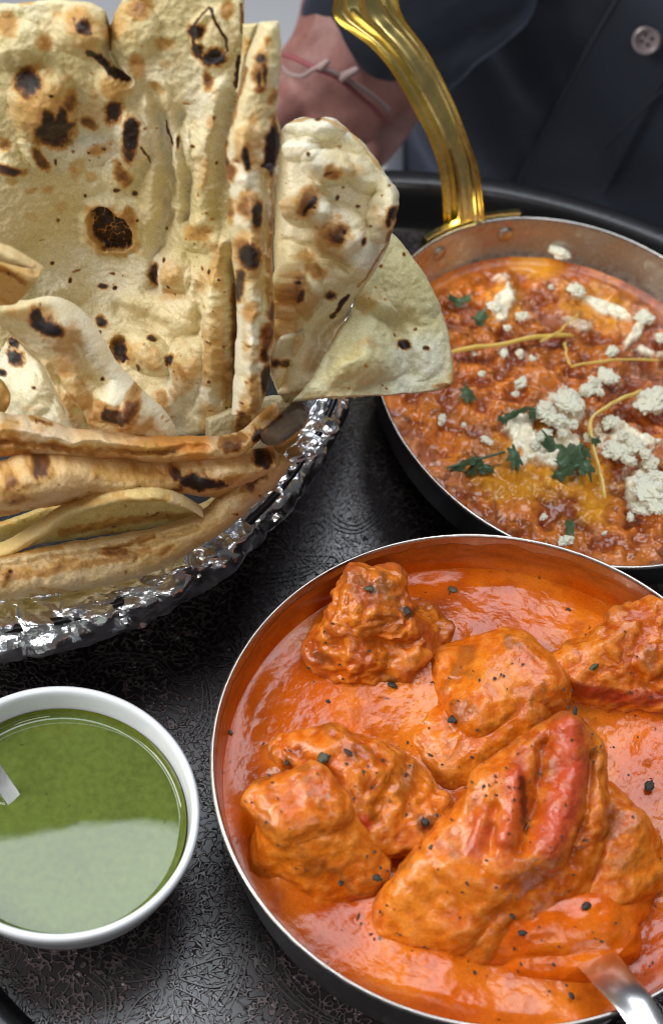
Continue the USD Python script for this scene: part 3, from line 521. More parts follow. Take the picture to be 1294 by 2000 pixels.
Vf = np.array(Vf); ff = grid_faces(40, 6); ff = np.vstack([ff, np.array([[i * 6 + 5, (i + 1) * 6 + 5, (i + 1) * 6] for i in range(39)]), np.array([[i * 6 + 5, (i + 1) * 6, i * 6] for i in range(39)]), [[0, 1, 2], [0, 2, 3], [0, 3, 4], [0, 4, 5]], [[234, 236, 235], [234, 237, 236], [234, 238, 237], [234, 239, 238]]])
obj('handle_plate', (Vf, ff), brass, back_pan, smooth=30)

# ---------------------------------------------------------------- green chutney
GB = (-.0686, .1787, .0405, .043, 1.07); ZG = .042
bowl = thing('chutney_bowl', 'small white ceramic bowl of green chutney at the front left', 'bowl')
prof = [(0, .002), (.46, .002), (.48, .0005), (.56, .0005), (.58, .003), (.74, .010), (.88, .021), (.96, .033), (.995, ZG - .003), (1.0, ZG - .001), (.995, ZG + .0004), (.975, ZG + .001), (.950, ZG + .0004), (.935, ZG - .002), (.90, .030), (.84, .020), (.7, .010), (0, .006)]
pr = np.array(prof); d = np.r_[0, np.cumsum(np.hypot(*np.diff(pr * [.042, 1], axis=0).T))]; k = np.linspace(0, d[-1], 90); pr = np.c_[PchipInterpolator(d, pr[:, 0])(k), PchipInterpolator(d, pr[:, 1])(k)]
obj('bowl_body', lathe(pr, 160, *GB), ceramic, bowl)
zc = .0315; V = []; rr = np.r_[np.linspace(0, .86, 60), .875, .888, .898, .904]; zz_ = np.r_[np.full(60, zc), zc + .0002, zc + .0007, zc + .0016, zc + .0028]
V, Fc = lathe(np.c_[rr, zz_], 160, *GB)
V[:, 2] += (.00050 * (fbm(V * [1, 1, 0], 20, 1, 6) - .5) + .000008 * (fbm(V * [1, 1, 0], 160, 2, 9) - .5))
c = np.array((.095, .128, .024)) * (.85 + .3 * fbm(V, 60, 4, 2)[:, None]); edge = smoothstep(zc + .0003, zc + .002, V[:, 2])[:, None]; c = c + (np.array((.15, .17, .02)) - c) * edge * .8
c = np.where((meshkit.noise(V * 1300, 2) > .965)[:, None], c * .4, c)
tag(obj('green_chutney', (V, Fc), chutney_mat, col=c), 'smooth green chutney filling the white bowl', 'chutney')
ts = thing('chutney_spoon', 'flat steel spoon handle dipping into the green chutney', 'spoon')
def bar(pts, w, th, side):
    P = curve(np.array(pts), 24); s_ = np.array([-1, -.85, 0, .85, 1]); hz = np.array([0, .8, 1, .8, 0])
    tp = P[:, None] + side * (w * s_)[None, :, None] + np.array([0, 0, th / 2]) * hz[None, :, None]; bt = P[:, None] + side * (w * s_)[None, :, None] - np.array([0, 0, th / 2]) * hz[None, :, None]
    Vv = np.concatenate([tp, bt[:, ::-1]], 1); return Vv.transpose(1, 0, 2).reshape(-1, 3), grid_faces(10, 24, wrap=True)
a0, a1 = at_z(36, 1576, zc - .003), at_z(-70, 1420, zc + .024)
dv = (a1 - a0) / np.linalg.norm(a1 - a0); sd = np.cross(dv, [0, 0, 1.]); sd /= np.linalg.norm(sd)
obj('handle', bar([a0 - dv * .012, a0, (a0 + a1) / 2, a1, a1 + dv * .07], .0029, .0022, sd), spoon_steel, ts, smooth=40)

# ---------------------------------------------------------------- bread basket and foil
BK = (-.125, .378, .1275, .156, .0); ZK = .052
basket = thing('bread_basket', 'round black bread basket under the crumpled foil', 'basket')
V, Fc = lathe([(0, .002), (.50, .002), (.56, .004), (.75, .022), (.93, .044), (.975, ZK), (.955, ZK), (.91, .044), (.72, .024), (.52, .008), (0, .008)], 160, *BK)
k = 1 - V[:, 2] / ZK; V[:, 0] += .022 * np.clip(k, 0, 1); V[:, 1] -= .02 * np.clip(k, 0, 1); obj('basket_body', (V, Fc), basket_mat, basket)
nt, ns = 760, 40
t = np.linspace(0, 2 * np.pi, nt, endpoint=False); prof = curve([(.855, .044), (.875, .0495), (.905, .0520), (.945, .0535), (.980, .0525), (.998, .0495), (1.004, .0455), (.999, .041)], ns)
T, S = np.meshgrid(t, np.arange(ns), indexing='ij'); X, Y = ell(BK, prof[S, 0], T); Z = prof[S, 1]
P = np.stack([X, Y, Z], -1)
from scipy.spatial import cKDTree
def crumple(P, size, seed):   # pointed dents between sharp creases
    r_ = np.random.default_rng(seed); lo, hi = P.reshape(-1, 3).min(0), P.reshape(-1, 3).max(0); n_ = int(np.prod((hi - lo)[:2]) * .05 / size ** 3) + 50
    S_ = r_.uniform(lo - size, hi + size, (min(n_, 60000), 3)); d_, _ = cKDTree(S_).query(P.reshape(-1, 3), k=2); return ((d_[:, 1] - d_[:, 0]).clip(0, size) / size).reshape(P.shape[:-1])
cr = crumple(P, .020, 3) * .0080 + crumple(P, .010, 8) * .0060 + crumple(P, .005, 5) * .0018 + .003 * (fbm(P, 60, 2, 4) - .5) - .0028
wgt = np.interp(np.arange(ns), [0, 6, 30, 39], [.8, 1, 1, .7])[None, :]
rad = np.stack([X - BK[0], Y - BK[1], X * 0], -1); rad /= np.linalg.norm(rad, axis=-1)[..., None]
P = P + (rad * .75 + np.array([0, 0, .65])) * (cr * wgt)[..., None]
P[:, -4:, 2] += .006 * (meshkit.fbm(np.stack([np.cos(t) * 14, np.sin(t) * 14, t * 0], -1), 3, 9) - .5)[:, None] * np.array([.3, .6, .9, 1.2])
obj('foil_liner', (P.reshape(-1, 3), grid_faces(nt, ns, wrap=True)), foil_mat, smooth=22, label='crumpled silver foil lining the rim of the bread basket', cat='foil')

# ---------------------------------------------------------------- naan breads
CREAM, FLOUR, BUTTER, GOLD, BROWN, CHAR = (.70, .57, .33), (.82, .75, .57), (.53, .43, .18), (.50, .26, .065), (.17, .060, .017), (.015, .010, .009)
def bread_colour(px, py, P, I, base=None, seed=0, yellow=.5):
    a = fbm(P, 45, 4, 50 + seed); b = fbm(P, 160, 3, 61 + seed)
    c = np.array(CREAM) + (np.array(FLOUR) - np.array(CREAM)) * smoothstep(.45, .7, a)[..., None]
    c = c + (np.array(BUTTER) - c) * (yellow * smoothstep(.46, .66, fbm(P, 30, 3, 77 + seed)))[..., None]
    if base is not None: c = base(px, py, P, c)
    I = np.clip(I * (.82 + .36 * fbm(P, 330, 3, 31 + seed)) + .16 * smoothstep(.52, .72, b) * smoothstep(.42, .6, a) + .5 * smoothstep(.79, .86, meshkit.noise(P * 620, seed + 2)) * smoothstep(.5, .7, b), 0, 1)
    g = lambda lo, hi: smoothstep(lo, hi, I)[..., None]
    c = c + (np.array(GOLD) - c) * g(.08, .46) * .92; c = c + (np.array(BROWN) - c) * g(.38, .70) * .95; c = c + (np.array(CHAR) - c) * g(.58, .88)
    return c
def sheet(name, parent, A, B, anchors, th=.005, step=2.6, h=None, I=None, push=None, base=None, seed=0, edge_px=16, jit=5, rough=1., yellow=.5, bulge=0., label=None, ends=True, tops=1.):
    """A slab of bread between two outlines A and B; anchors (px, py, world y) lay its middle plane; h is relief in metres."""
    la = np.hypot(*np.diff(np.array(A, float), axis=0).T[:2]).sum(); lb = np.hypot(*np.diff(np.array(B, float), axis=0).T[:2]).sum()
    gap = np.hypot(*(curve(A, 20) - curve(B, 20)).T).mean()
    nu, nv = int(max(la, lb) / step) + 2, int(max(gap / step, 8)) + 2
    u, v = np.linspace(0, 1, nu), np.linspace(0, 1, nv)
    a, b = curve(A, nu), curve(B, nu)
    for cv, sd in ((a, 1), (b, 2)):
        cv[:, 0] += jit * 2 * n2(cv[:, 0], cv[:, 1], 28, 3, seed + sd); cv[:, 1] += jit * 2 * n2(cv[:, 1], cv[:, 0], 28, 3, seed + sd + 5)
    PX = a[:, None, 0] * (1 - v) + b[:, None, 0] * v; PY = a[:, None, 1] * (1 - v) + b[:, None, 1] * v
    an = np.array(anchors, float); Yc = np.linalg.lstsq(np.c_[an[:, :2], np.ones(len(an))], an[:, 2], rcond=None)[0]
    Yv = PX * Yc[0] + PY * Yc[1] + Yc[2]
    if push is not None: Yv = Yv + push(PX, PY)
    P = at_y(PX, PY, Yv)
    n = np.cross(np.gradient(P, axis=0), np.gradient(P, axis=1)); n /= np.maximum(np.linalg.norm(n, axis=2), 1e-12)[..., None]
    if (n * (EYE - P)).sum() < 0: n = -n
    wpx = np.hypot(*(a - b).T)[:, None] + 1e-6
    e = np.minimum(v, 1 - v)[None, :] * wpx
    if ends: e = np.minimum(e, np.minimum(u, 1 - u)[:, None] * max(la, lb))
    pf = np.sqrt(np.clip(1 - (1 - np.clip(e / edge_px, 0, 1)) ** 2, 0, 1))
    vw = EYE - P; vw /= np.linalg.norm(vw, axis=2)[..., None]; n = n * .35 + vw * .65; n /= np.linalg.norm(n, axis=2)[..., None]   # relief swells outwards from the stack
    QX = PX + 20 * n2(PX, PY, 45, 2, seed + 20) + 11 * n2(PX, PY, 15, 2, seed + 21); QY = PY + 20 * n2(PX, PY, 45, 2, seed + 22) + 11 * n2(PX, PY, 15, 2, seed + 23)   # nothing in dough is round
    hh = np.zeros_like(PX) if h is None else h(QX, QY)
    hh = hh + bulge * np.sin(np.pi * v)[None, :] ** .7
    rg = rough * (.0026 * (fbm(P, 45, 2, seed + 3) - .5) + .0012 * (fbm(P, 170, 2, seed + 4) - .5) + .0013 * (fbm(P, 400, 2, seed + 5) - .5) + .0005 * (fbm(P, 900, 2, seed + 6) - .5))
    top_ = P + n * ((hh + rg + th / 2) * pf)[..., None]; bot_ = P + n * ((hh * .55 - th / 2) * pf)[..., None]
    II = np.zeros_like(PX) if I is None else I(PX * .5 + QX * .5, PY * .5 + QY * .5)
    II = np.maximum(II, (.34 * smoothstep(.0018, .0068, hh) * smoothstep(.36, .60, fbm(P, 70, 4, seed + 40))) * tops)
    ctop = bread_colour(PX, PY, P, II, base, seed, yellow); cbot = bread_colour(PX, PY, P, II * .4 + .15, None, seed, yellow)
    f1 = grid_faces(nu, nv); nn = nu * nv; idx = np.arange(nn).reshape(nu, nv) + nn
    idx[0] -= nn; idx[-1] -= nn; idx[1:-1, 0] -= nn; idx[1:-1, -1] -= nn
    f2 = idx.ravel()[f1][:, ::-1]
    fn = np.cross(top_[1, 0] - top_[0, 0], top_[0, 1] - top_[0, 0])
    V_ = np.vstack([top_.reshape(-1, 3), bot_.reshape(-1, 3)]); f = np.vstack([f1, f2])
    mid = f1[len(f1) // 4]; nm = np.cross(V_[mid[1]] - V_[mid[0]], V_[mid[2]] - V_[mid[0]])
    if nm @ (EYE - V_[mid[0]]) < 0: f = f[:, ::-1]
    used = np.unique(f); mp = np.full(len(V_), -1); mp[used] = np.arange(len(used))
    c = np.vstack([ctop.reshape(-1, 3), cbot.reshape(-1, 3)])[used]
    return obj(name, (V_[used], mp[f]), naan_mat, parent, col=c, label=label)

# --- the large naan at the back
big = thing('naan', 'large blistered naan with big black char spots standing at the back left of the basket', 'naan', 'naan breads in the foil basket')
n1_bub = [(85, 200, 66, 74, 20, .010), (213, 442, 66, 66, 20, .0075), (258, 265, 36, 62, -10, .006), (160, 60, 60, 50, 20, .008), (30, 90, 60, 50, 0, .006), (395, 452, 44, 46, 0, .006), (337, 530, 46, 46, 0, .008), (415, 80, 44, 70, 0, .005), (20, 318, 30, 30, 0, .005), (60, 300, 20, 40, -25, .003), (225, 160, 44, 40, 20, .005), (288, 690, 56, 44, 25, .009), (365, 720, 36, 70, 5, .009), (320, 790, 40, 46, 0, .006), (270, 60, 44, 60, 0, .004), (310, 185, 30, 40, 0, .003), (235, 330, 36, 36, 30, .004), (345, 620, 50, 40, 0, .004), (180, 290, 50, 30, 0, .003), (390, 560, 26, 60, 10, .004), (270, 590, 50, 30, 0, .003), (360, 300, 22, 60, 0, .005), (430, 640, 30, 120, 3, .007), (120, 560, 60, 30, 20, .003)]
n1_ridge = [([(300, 180), (325, 330), (318, 450), (300, 560)], 22, -.007), ([(352, 230), (368, 330), (360, 430)], 14, -.006), ([(428, 170), (402, 300), (404, 420)], 26, .006), ([(440, 470), (418, 600), (425, 720), (405, 830)], 30, .007), ([(455, 480), (460, 800)], 10, -.008), ([(213, 20), (216, 110), (250, 155)], 10, -.006), ([(290, 200), (308, 300), (300, 420)], 16, .005), ([(400, 560), (388, 640), (352, 690)], 14, -.004), ([(230, 600), (330, 640), (372, 690)], 14, -.004), ([(310, 250), (330, 400)], 10, .003)]
def almond(x, y):
    c_, q_ = math.cos(.72), math.sin(.72); u_, v_ = c_ * (x - 220) + q_ * (y - 442), -q_ * (x - 220) + c_ * (y - 442)
    return np.maximum(np.hypot(u_ / 64, (v_ + 30) / 74), np.hypot(u_ / 64, (v_ - 26) / 66)) + .22 * n2(x, y, 24, 3, 4)
def n1_h(x, y):
    h = domes(x, y, n1_bub) + ridges(x, y, n1_ridge)
    d = almond(x, y); return h - .0075 * smoothstep(1.05, .82, d) - .0028 * smoothstep(1.1, .8, np.hypot((x - 415) / 30, (y - 75) / 44)) - .003 * smoothstep(1.1, .7, np.hypot((x - 232) / 20, (y - 682) / 30))
n1_spots = [(58, 155, 27, 30, 20, .86), (106, 252, 40, 30, -10, .98), (95, 225, 14, 22, 0, .9), (122, 222, 12, 24, 10, .9), (138, 190, 14, 24, 10, .66), (85, 205, 66, 68, 20, .40), (173, 235, 20, 11, 25, .66), (18, 328, 24, 12, 10, .86), (10, 280, 12, 14, 0, .6), (78, 308, 9, 28, -35, .74), (107, 312, 4, 7, 0, .9), (168, 45, 15, 20, 0, .88), (160, 38, 34, 28, 0, .45), (15, 45, 20, 26, 0, .52), (88, 78, 15, 18, -30, .44), (225, 165, 32, 26, 20, .42), (221, 215, 20, 24, 10, .9), (258, 252, 15, 32, 0, .96), (256, 285, 15, 24, 10, .68), (196, 283, 24, 12, -15, .34), (148, 326, 16, 24, 0, .32), (178, 340, 12, 10, 0, .32), (94, 367, 12, 11, 0, .36), (58, 370, 14, 9, 0, .3), (23, 350, 13, 10, 0, .34), (232, 360, 7, 6, 0, .95), (268, 375, 7, 6, 30, .95), (167, 380, 4, 5, 0, .85), (270, 15, 26, 20, -20, .56), (322, 85, 17, 15, 0, .42), (270, 128, 14, 26, -15, .42), (311, 172, 16, 14, 30, .34), (238, 328, 12, 22, -40, .64), (252, 345, 10, 12, 0, .6),
  (383, 58, 15, 14, 0, .95), (386, 96, 12, 14, 0, .9), (420, 108, 26, 18, 0, 1.), (410, 150, 11, 20, 0, .66), (444, 18, 13, 18, -10, .5), (395, 448, 32, 18, 0, .46), (337, 574, 26, 16, 0, .3), (402, 553, 11, 18, 0, .3), (365, 725, 11, 22, -10, .42), (323, 778, 13, 18, 0, .5), (448, 740, 11, 44, 5, .46), (322, 448, 5, 5, 0, .95), (329, 504, 6, 5, 0, .9), (420, 527, 4, 6, 0, .9), (304, 662, 8, 6, 0, .95), (338, 701, 9, 11, 0, .9), (419, 737, 4, 5, 0, .8), (298, 537, 12, 22, 10, .9), (382, 281, 5, 4, 0, .9), (426, 313, 3, 4, 0, .9), (351, 274, 4, 11, 0, .9), (102, 512, 6, 5, 0, .9), (133, 545, 4, 5, 20, .8), (199, 557, 9, 7, 0, .95), (224, 563, 5, 4, 0, .85), (199, 626, 9, 13, -30, .9), (193, 648, 5, 5, 0, .9), (301, 660, 9, 7, 30, .9), (232, 680, 17, 26, -20, .84), (250, 690, 20, 30, -25, .4), (206, 726, 5, 4, 0, .9), (272, 720, 5, 7, 0, .85), (116, 400, 14, 12, 0, .26), (60, 420, 14, 10, 0, .24), (110, 425, 3, 5, 0, .7), (325, 130, 14, 14, 0, .26), (350, 120, 16, 22, 0, .22)]
n1_lines = [([(213, 24), (215, 60), (216, 100)], 4, .72), ([(176, 100), (195, 108), (212, 128), (250, 150)], 8, .95), ([(280, 275), (296, 308)], 2.5, .8), ([(408, 12), (388, 36), (378, 60), (378, 90), (395, 112)], 4, .85), ([(411, 14), (424, 45), (444, 70), (444, 95), (432, 112)], 4, .92), ([(472, 10), (474, 60)], 4, .66), ([(468, 110), (463, 165)], 6, .85), ([(324, 238), (330, 262), (338, 280)], 3.5, .95), ([(456, 560), (458, 720), (456, 800)], 5, .7)]
def n1_I(x, y):
    I = np.maximum(blobs(x, y, n1_spots, .30, 14, 1), strokes(x, y, n1_lines, .5, 3))
    d = almond(x, y); tri = smoothstep(1.06, .80, d + .55 * n2(x, y, 16, 4, 8))
    vein = abs(n2(x, y, 17, 2, 12)); core = tri * (.97 - .42 * smoothstep(.035, .0, vein))
    rim_ = .40 * smoothstep(1.35, 1.05, d + .5 * n2(x, y, 20, 3, 9))
    return np.maximum(np.maximum(I, .42 * smoothstep(.05, .22, n2(x, y, 60, 4, 33)) * smoothstep(330, 120, y) * smoothstep(330, 200, x)), np.maximum(core, rim_))
sheet('bread_sheet', big, [(-60, 12), (0, 6), (50, 3), (110, -2), (170, 2), (203, 16), (216, 48), (226, 20), (250, -14), (320, -40), (400, -30), (440, -24), (478, -30)], [(-60, 880), (60, 868), (150, 862), (260, 858), (340, 854), (400, 846), (430, 838), (445, 830), (452, 826), (455, 824), (456, 822), (457, 821), (458, 820)],
      [(200, 850, .298), (200, 0, .352), (455, 830, .302), (470, 0, .356), (0, 850, .298), (0, 0, .350)], .005, 2.0, n1_h, n1_I, lambda x, y: .020 * np.exp(-((x - 220) / 200) ** 2 - ((y - 520) / 240) ** 2), None, 1, 14, 4, 1.1)
# --- the thick folded edge standing beside it
fold = thing('naan', 'narrow upright folded naan edge with brown and black burns, between the two big breads', 'naan', 'naan breads in the foil basket')
n2_spots = [(503, 128, 13, 36, 10, .62), (505, 112, 12, 10, 0, .85), (500, 148, 6, 20, 5, .85), (512, 140, 5, 22, 0, .8), (500, 172, 12, 8, 0, .6), (519, 76, 9, 14, 10, .44), (491, 230, 11, 16, 20, .36), (476, 303, 9, 26, -5, .86), (480, 285, 10, 14, 0, .5), (530, 290, 15, 52, 5, 1.), (534, 250, 9, 30, 0, .7), (497, 408, 11, 30, 0, .97), (478, 392, 17, 26, 0, .5), (441, 262, 6, 26, 0, .9), (449, 334, 9, 18, 0, .66), (528, 190, 10, 18, 15, .52), (483, 488, 22, 28, 20, .95), (466, 470, 14, 18, 0, .55), (467, 550, 9, 40, 8, .92), (485, 598, 15, 22, 0, .48), (527, 602, 8, 26, 0, .76), (520, 650, 13, 30, 0, .68), (515, 690, 8, 18, 0, .7), (517, 735, 9, 32, 0, .96), (492, 745, 14, 28, 0, .44), (469, 803, 10, 12, 0, .66), (448, 410, 8, 30, 0, .5), (500, 690, 8, 12, 0, .3)]
n2_lines = [([(528, 330), (532, 400), (524, 470), (522, 560), (530, 640)], 8, .48), ([(437, 275), (440, 330), (448, 400)], 4, .7), ([(533, 420), (535, 560)], 3, .6), ([(480, 130), (465, 190), (448, 250)], 3, .62)]
sheet('bread_edge', fold, [(505, 42), (490, 88), (478, 130), (464, 185), (448, 250), (437, 285), (440, 335), (448, 400), (444, 430), (452, 480), (458, 540), (462, 640), (458, 720), (452, 810)], [(545, 40), (549, 100), (546, 160), (541, 220), (547, 270), (545, 320), (536, 370), (534, 430), (533, 500), (534, 560), (537, 620), (534, 680), (526, 740), (506, 806)],
      [(480, 800, .286), (520, 40, .338), (440, 300, .318), (545, 300, .322)], .009, 2.0, lambda x, y: ridges(x, y, [([(470, 260), (476, 380), (490, 520), (485, 780)], 22, .005), ([(528, 330), (526, 560), (530, 650)], 9, .004), ([(512, 340), (508, 560), (510, 700)], 7, -.004)]) + domes(x, y, [(483, 488, 34, 44, 0, .004), (505, 130, 26, 50, 0, .003), (497, 400, 26, 40, 0, .003)]), lambda x, y: np.maximum(blobs(x, y, n2_spots, .35, 11, 21), strokes(x, y, n2_lines, .6, 22)), None, None, 2, 16, 4, 1.2, .15, .005)
sheet('bread_edge', fold, [(472, 46), (470, 110), (462, 180)], [(508, 44), (490, 100), (470, 186)], [(480, 60, .346), (470, 180, .338), (500, 60, .345)], .006, 2.4, None, lambda x, y: blobs(x, y, [(486, 90, 10, 26, 0, .42)], .4, 14, 2), None, None, 23, 10, 4)

sheet('bread_sheet', fold, [(400, 815), (440, 800), (490, 782), (540, 770), (575, 772)], [(400, 885), (450, 885), (500, 880), (545, 865), (580, 845)], [(420, 850, float(at_z(420, 850, .084)[1])), (560, 850, float(at_z(560, 850, .076)[1])), (560, 780, float(at_z(560, 780, .086)[1]) )], .006, 2.4, None, lambda x, y: blobs(x, y, [(470, 830, 20, 26, 20, .6), (520, 810, 24, 18, -30, .5)], .5, 14, 2), None, None, 24, 10, 4)

# --- blistered naan on the right
right = thing('naan', 'bubbly pale naan with golden blisters leaning at the right of the basket', 'naan', 'naan breads in the foil basket')
n3_bub = [(640, 325, 52, 40, 10, .009), (608, 400, 44, 44, 0, .011), (655, 450, 60, 62, 20, .008), (590, 560, 46, 64, 0, .010), (752, 410, 34, 66, 10, .009), (595, 290, 34, 26, 0, .005), (560, 640, 34, 56, 0, .007), (640, 540, 44, 40, 0, .005), (700, 340, 50, 30, 50, .005), (620, 250, 60, 24, 0, .004), (700, 500, 40, 60, 20, .004)]
n3_spots = [(600, 392, 20, 34, 20, .56), (606, 400, 6, 24, 30, .84), (655, 450, 28, 30, 15, .60), (658, 462, 16, 10, 20, .70), (648, 335, 16, 15, 0, .50), (583, 560, 13, 34, 10, .62), (588, 575, 7, 18, 10, .82), (622, 528, 28, 12, 25, .54), (600, 500, 20, 14, 0, .36), (647, 577, 13, 10, 0, .9), (766, 412, 14, 14, -20, .86), (757, 430, 6, 12, 0, .8), (760, 460, 5, 14, 20, .66), (620, 228, 6, 8, 0, .8), (660, 245, 20, 8, 30, .34), (604, 300, 6, 5, 40, .9), (658, 385, 4, 6, 0, .9), (668, 366, 3, 3, 0, .8), (700, 402, 5, 4, 0, .8), (724, 440, 4, 4, 0, .85), (712, 470, 6, 9, 30, .85), (534, 620, 8, 50, 0, .9), (600, 600, 12, 26, 0, .36), (545, 250, 12, 30, 0, .5), (555, 710, 12, 9, 0, .96), (535, 708, 7, 8, 0, .9), (758, 362, 4, 4, 0, .7), (745, 380, 3, 3, 0, .7)]
n3_lines = [([(680, 578), (662, 600), (648, 622)], 6, .88), ([(648, 335), (634, 340)], 5, .66), ([(690, 262), (745, 330)], 4, .34), ([(560, 240), (620, 226), (690, 258)], 4, .40), ([(775, 400), (765, 470), (700, 560)], 3, .5)]
sheet('bread_sheet', right, [(540, 262), (538, 340), (536, 420), (535, 500), (538, 580), (536, 650), (530, 730), (545, 772)], [(560, 236), (625, 224), (690, 258), (730, 320), (776, 362), (778, 408), (752, 486), (690, 585), (648, 640), (620, 700), (585, 782)][:0] or [(575, 232), (640, 230), (700, 272), (750, 335), (778, 385), (757, 480), (690, 590), (600, 770)],
      [(560, 250, .345), (760, 400, .335), (560, 760, .298), (700, 560, .318)], .006, 2.0, lambda x, y: 1.4 * domes(x, y, n3_bub) + ridges(x, y, [([(700, 600), (640, 640), (600, 720)], 16, -.006), ([(560, 470), (600, 480), (680, 520)], 10, -.003)]), lambda x, y: np.maximum(blobs(x, y, n3_spots, .35, 12, 31), strokes(x, y, n3_lines, .6, 32)), lambda x, y: .012 * smoothstep(575, 535, x), None, 3, 14, 5, .6, .35)

# --- plain flap reaching over the back pan
flap = thing('naan', 'plain pale naan flap with two black specks, reaching over the edge of the masala pan', 'naan', 'naan breads in the foil basket')
n4_spots = [(788, 674, 13, 9, 10, 1.), (826, 680, 7, 6, 0, .95), (768, 656, 4, 5, 0, .9), (805, 643, 4, 4, 0, .8), (706, 672, 18, 11, 0, .26), (884, 738, 16, 12, 0, .44), (865, 755, 20, 6, 0, .6), (712, 590, 26, 22, 0, .30), (640, 768, 50, 8, -10, .22), (880, 640, 6, 40, 0, .22), (740, 520, 4, 5, 0, .7), (782, 500, 4, 6, 0, .7)]
sheet('bread_sheet', flap, [(740, 470), (705, 560), (672, 628), (640, 680), (612, 730), (570, 784)], [(758, 452), (806, 505), (850, 575), (876, 650), (888, 735), (800, 752), (690, 754), (640, 765), (600, 786)][:0] or [(762, 452), (812, 510), (852, 580), (880, 672), (886, 744), (700, 772)],
      [(750, 460, .345), (885, 740, .312), (590, 780, .290), (850, 580, .332)], .0042, 2.2, lambda x, y: domes(x, y, [(800, 560, 50, 80, -25, .004), (720, 700, 80, 50, -10, .004), (820, 680, 50, 60, 0, .003), (690, 720, 60, 40, -20, .003)]) + ridges(x, y, [([(700, 600), (770, 640), (800, 720)], 18, -.004), ([(620, 755), (700, 690), (740, 600)], 26, .003)]), lambda x, y: blobs(x, y, n4_spots, .35, 11, 41),
      lambda x, y: .004 * np.sin(x / 60.), lambda x, y, P, c: c * np.array((.95, 1.0, .98)), 4, 12, 4, .8, .55)
low = sheet('bread_sheet', flap, [(528, 735), (545, 660), (600, 640), (660, 615)], [(560, 800), (588, 776), (640, 720), (690, 640)], [(540, 780, .305), (660, 620, .330), (600, 700, .318)], .004, 3.0, None, lambda x, y: blobs(x, y, [(555, 710, 13, 9, 0, .96), (535, 709, 7, 8, 0, .9), (600, 690, 40, 20, -40, .18)], .3, 11, 5), None, None, 44, 12, 4, .8, .9)

# --- roll and folds in front of the big naan
roll = thing('naan', 'rolled naan strip with two dark blisters running down to the stack in the basket', 'naan', 'naan breads in the foil basket')
sheet('bread_roll', roll, [(-30, 560), (40, 585), (95, 578), (150, 596), (190, 640), (235, 715), (290, 770), (345, 840), (350, 862)], [(-30, 610), (10, 640), (50, 680), (85, 716), (110, 770), (135, 820), (150, 850), (165, 862), (180, 866)],
      [(60, 620, .293), (260, 850, .285), (120, 750, .290), (250, 740, .290)], .006, 2.0, lambda x, y: domes(x, y, [(112, 622, 56, 40, 20, .006), (235, 775, 52, 44, 30, .007), (150, 750, 26, 40, -20, .004), (270, 800, 34, 40, 0, .005)]) + ridges(x, y, [([(150, 640), (165, 690), (215, 740)], 12, -.003), ([(90, 700), (130, 780), (150, 840)], 12, .003), ([(120, 735), (160, 790), (190, 850)], 10, -.004)]),
      lambda x, y: np.maximum(blobs(x, y, [(102, 614, 36, 18, 25, .92), (82, 608, 20, 14, 0, .66), (135, 713, 18, 9, 10, .44), (150, 757, 11, 14, 0, .56), (166, 738, 12, 10, 0, .36), (230, 790, 28, 22, 20, .80), (263, 782, 18, 26, 10, .70), (247, 822, 26, 10, -20, .46), (215, 770, 24, 10, 15, .5), (146, 625, 14, 10, 0, .34), (205, 727, 5, 4, 0, .9), (188, 815, 20, 12, 40, .4)], .4, 13, 51), strokes(x, y, [([(30, 655), (75, 700), (105, 770), (135, 825)], 4, .46)], .6, 5)), None, None, 5, 18, 4, .9, .3, .009)
sheet('bread_sheet', roll, [(-20, 620), (10, 640), (60, 690), (90, 720)], [(-20, 880), (40, 870), (110, 870), (150, 860)], [(20, 650, .315), (20, 860, .288), (130, 850, .286)], .005, 2.6, lambda x, y: domes(x, y, [(60, 770, 50, 60, 0, .007), (100, 830, 40, 40, 0, .004)]), lambda x, y: blobs(x, y, [(28, 670, 13, 9, 20, .95), (34, 696, 16, 12, 10, 1.), (4, 726, 9, 7, 0, .9), (70, 800, 20, 10, 0, .24), (78, 760, 5, 4, 0, .85), (10, 640, 12, 14, 0, .8)], .4, 11, 53), None, None, 52, 14, 4, .9, .3)
left = thing('naan', 'tan folded naan edge poking in at the left border of the picture', 'naan', 'naan breads in the foil basket')
tan = lambda x, y, P, c: c * np.array((.86, .66, .42))
sheet('bread_edge', left, [(-80, 462), (-20, 470), (20, 480), (55, 500), (84, 520)], [(-80, 500), (-20, 506), (20, 514), (55, 520), (84, 524)], [(0, 480, .283), (80, 520, .286), (0, 510, .282)], .006, 2.4, None, lambda x, y: strokes(x, y, [([(-20, 502), (20, 512), (50, 522)], 5, .5)], .4, 2), None, tan, 61, 10, 3, .8, .2, .004)
sheet('bread_edge', left, [(-80, 504), (-20, 508), (20, 516), (55, 524), (80, 526)], [(-80, 600), (-20, 596), (20, 592), (45, 570), (60, 540)], [(0, 510, .284), (40, 560, .288), (0, 600, .286)], .006, 2.4, None, lambda x, y: strokes(x, y, [([(-20, 512), (20, 526), (45, 540)], 5, .56), ([(-20, 560), (20, 585)], 6, .42)], .5, 2), None, tan, 62, 12, 3, .8, .2, .004)
sheet('bread_edge', left, [(-60, 728), (-10, 734), (10, 748), (20, 772)], [(-60, 820), (-10, 815), (8, 808), (18, 792)], [(0, 740, .284), (0, 810, .275), (20, 780, .280)], .006, 2.4, None, lambda x, y: strokes(x, y, [([(-20, 745), (5, 765), (12, 800)], 4, .42)], .5, 2), None, tan, 63, 10, 3, .8, .2, .005)

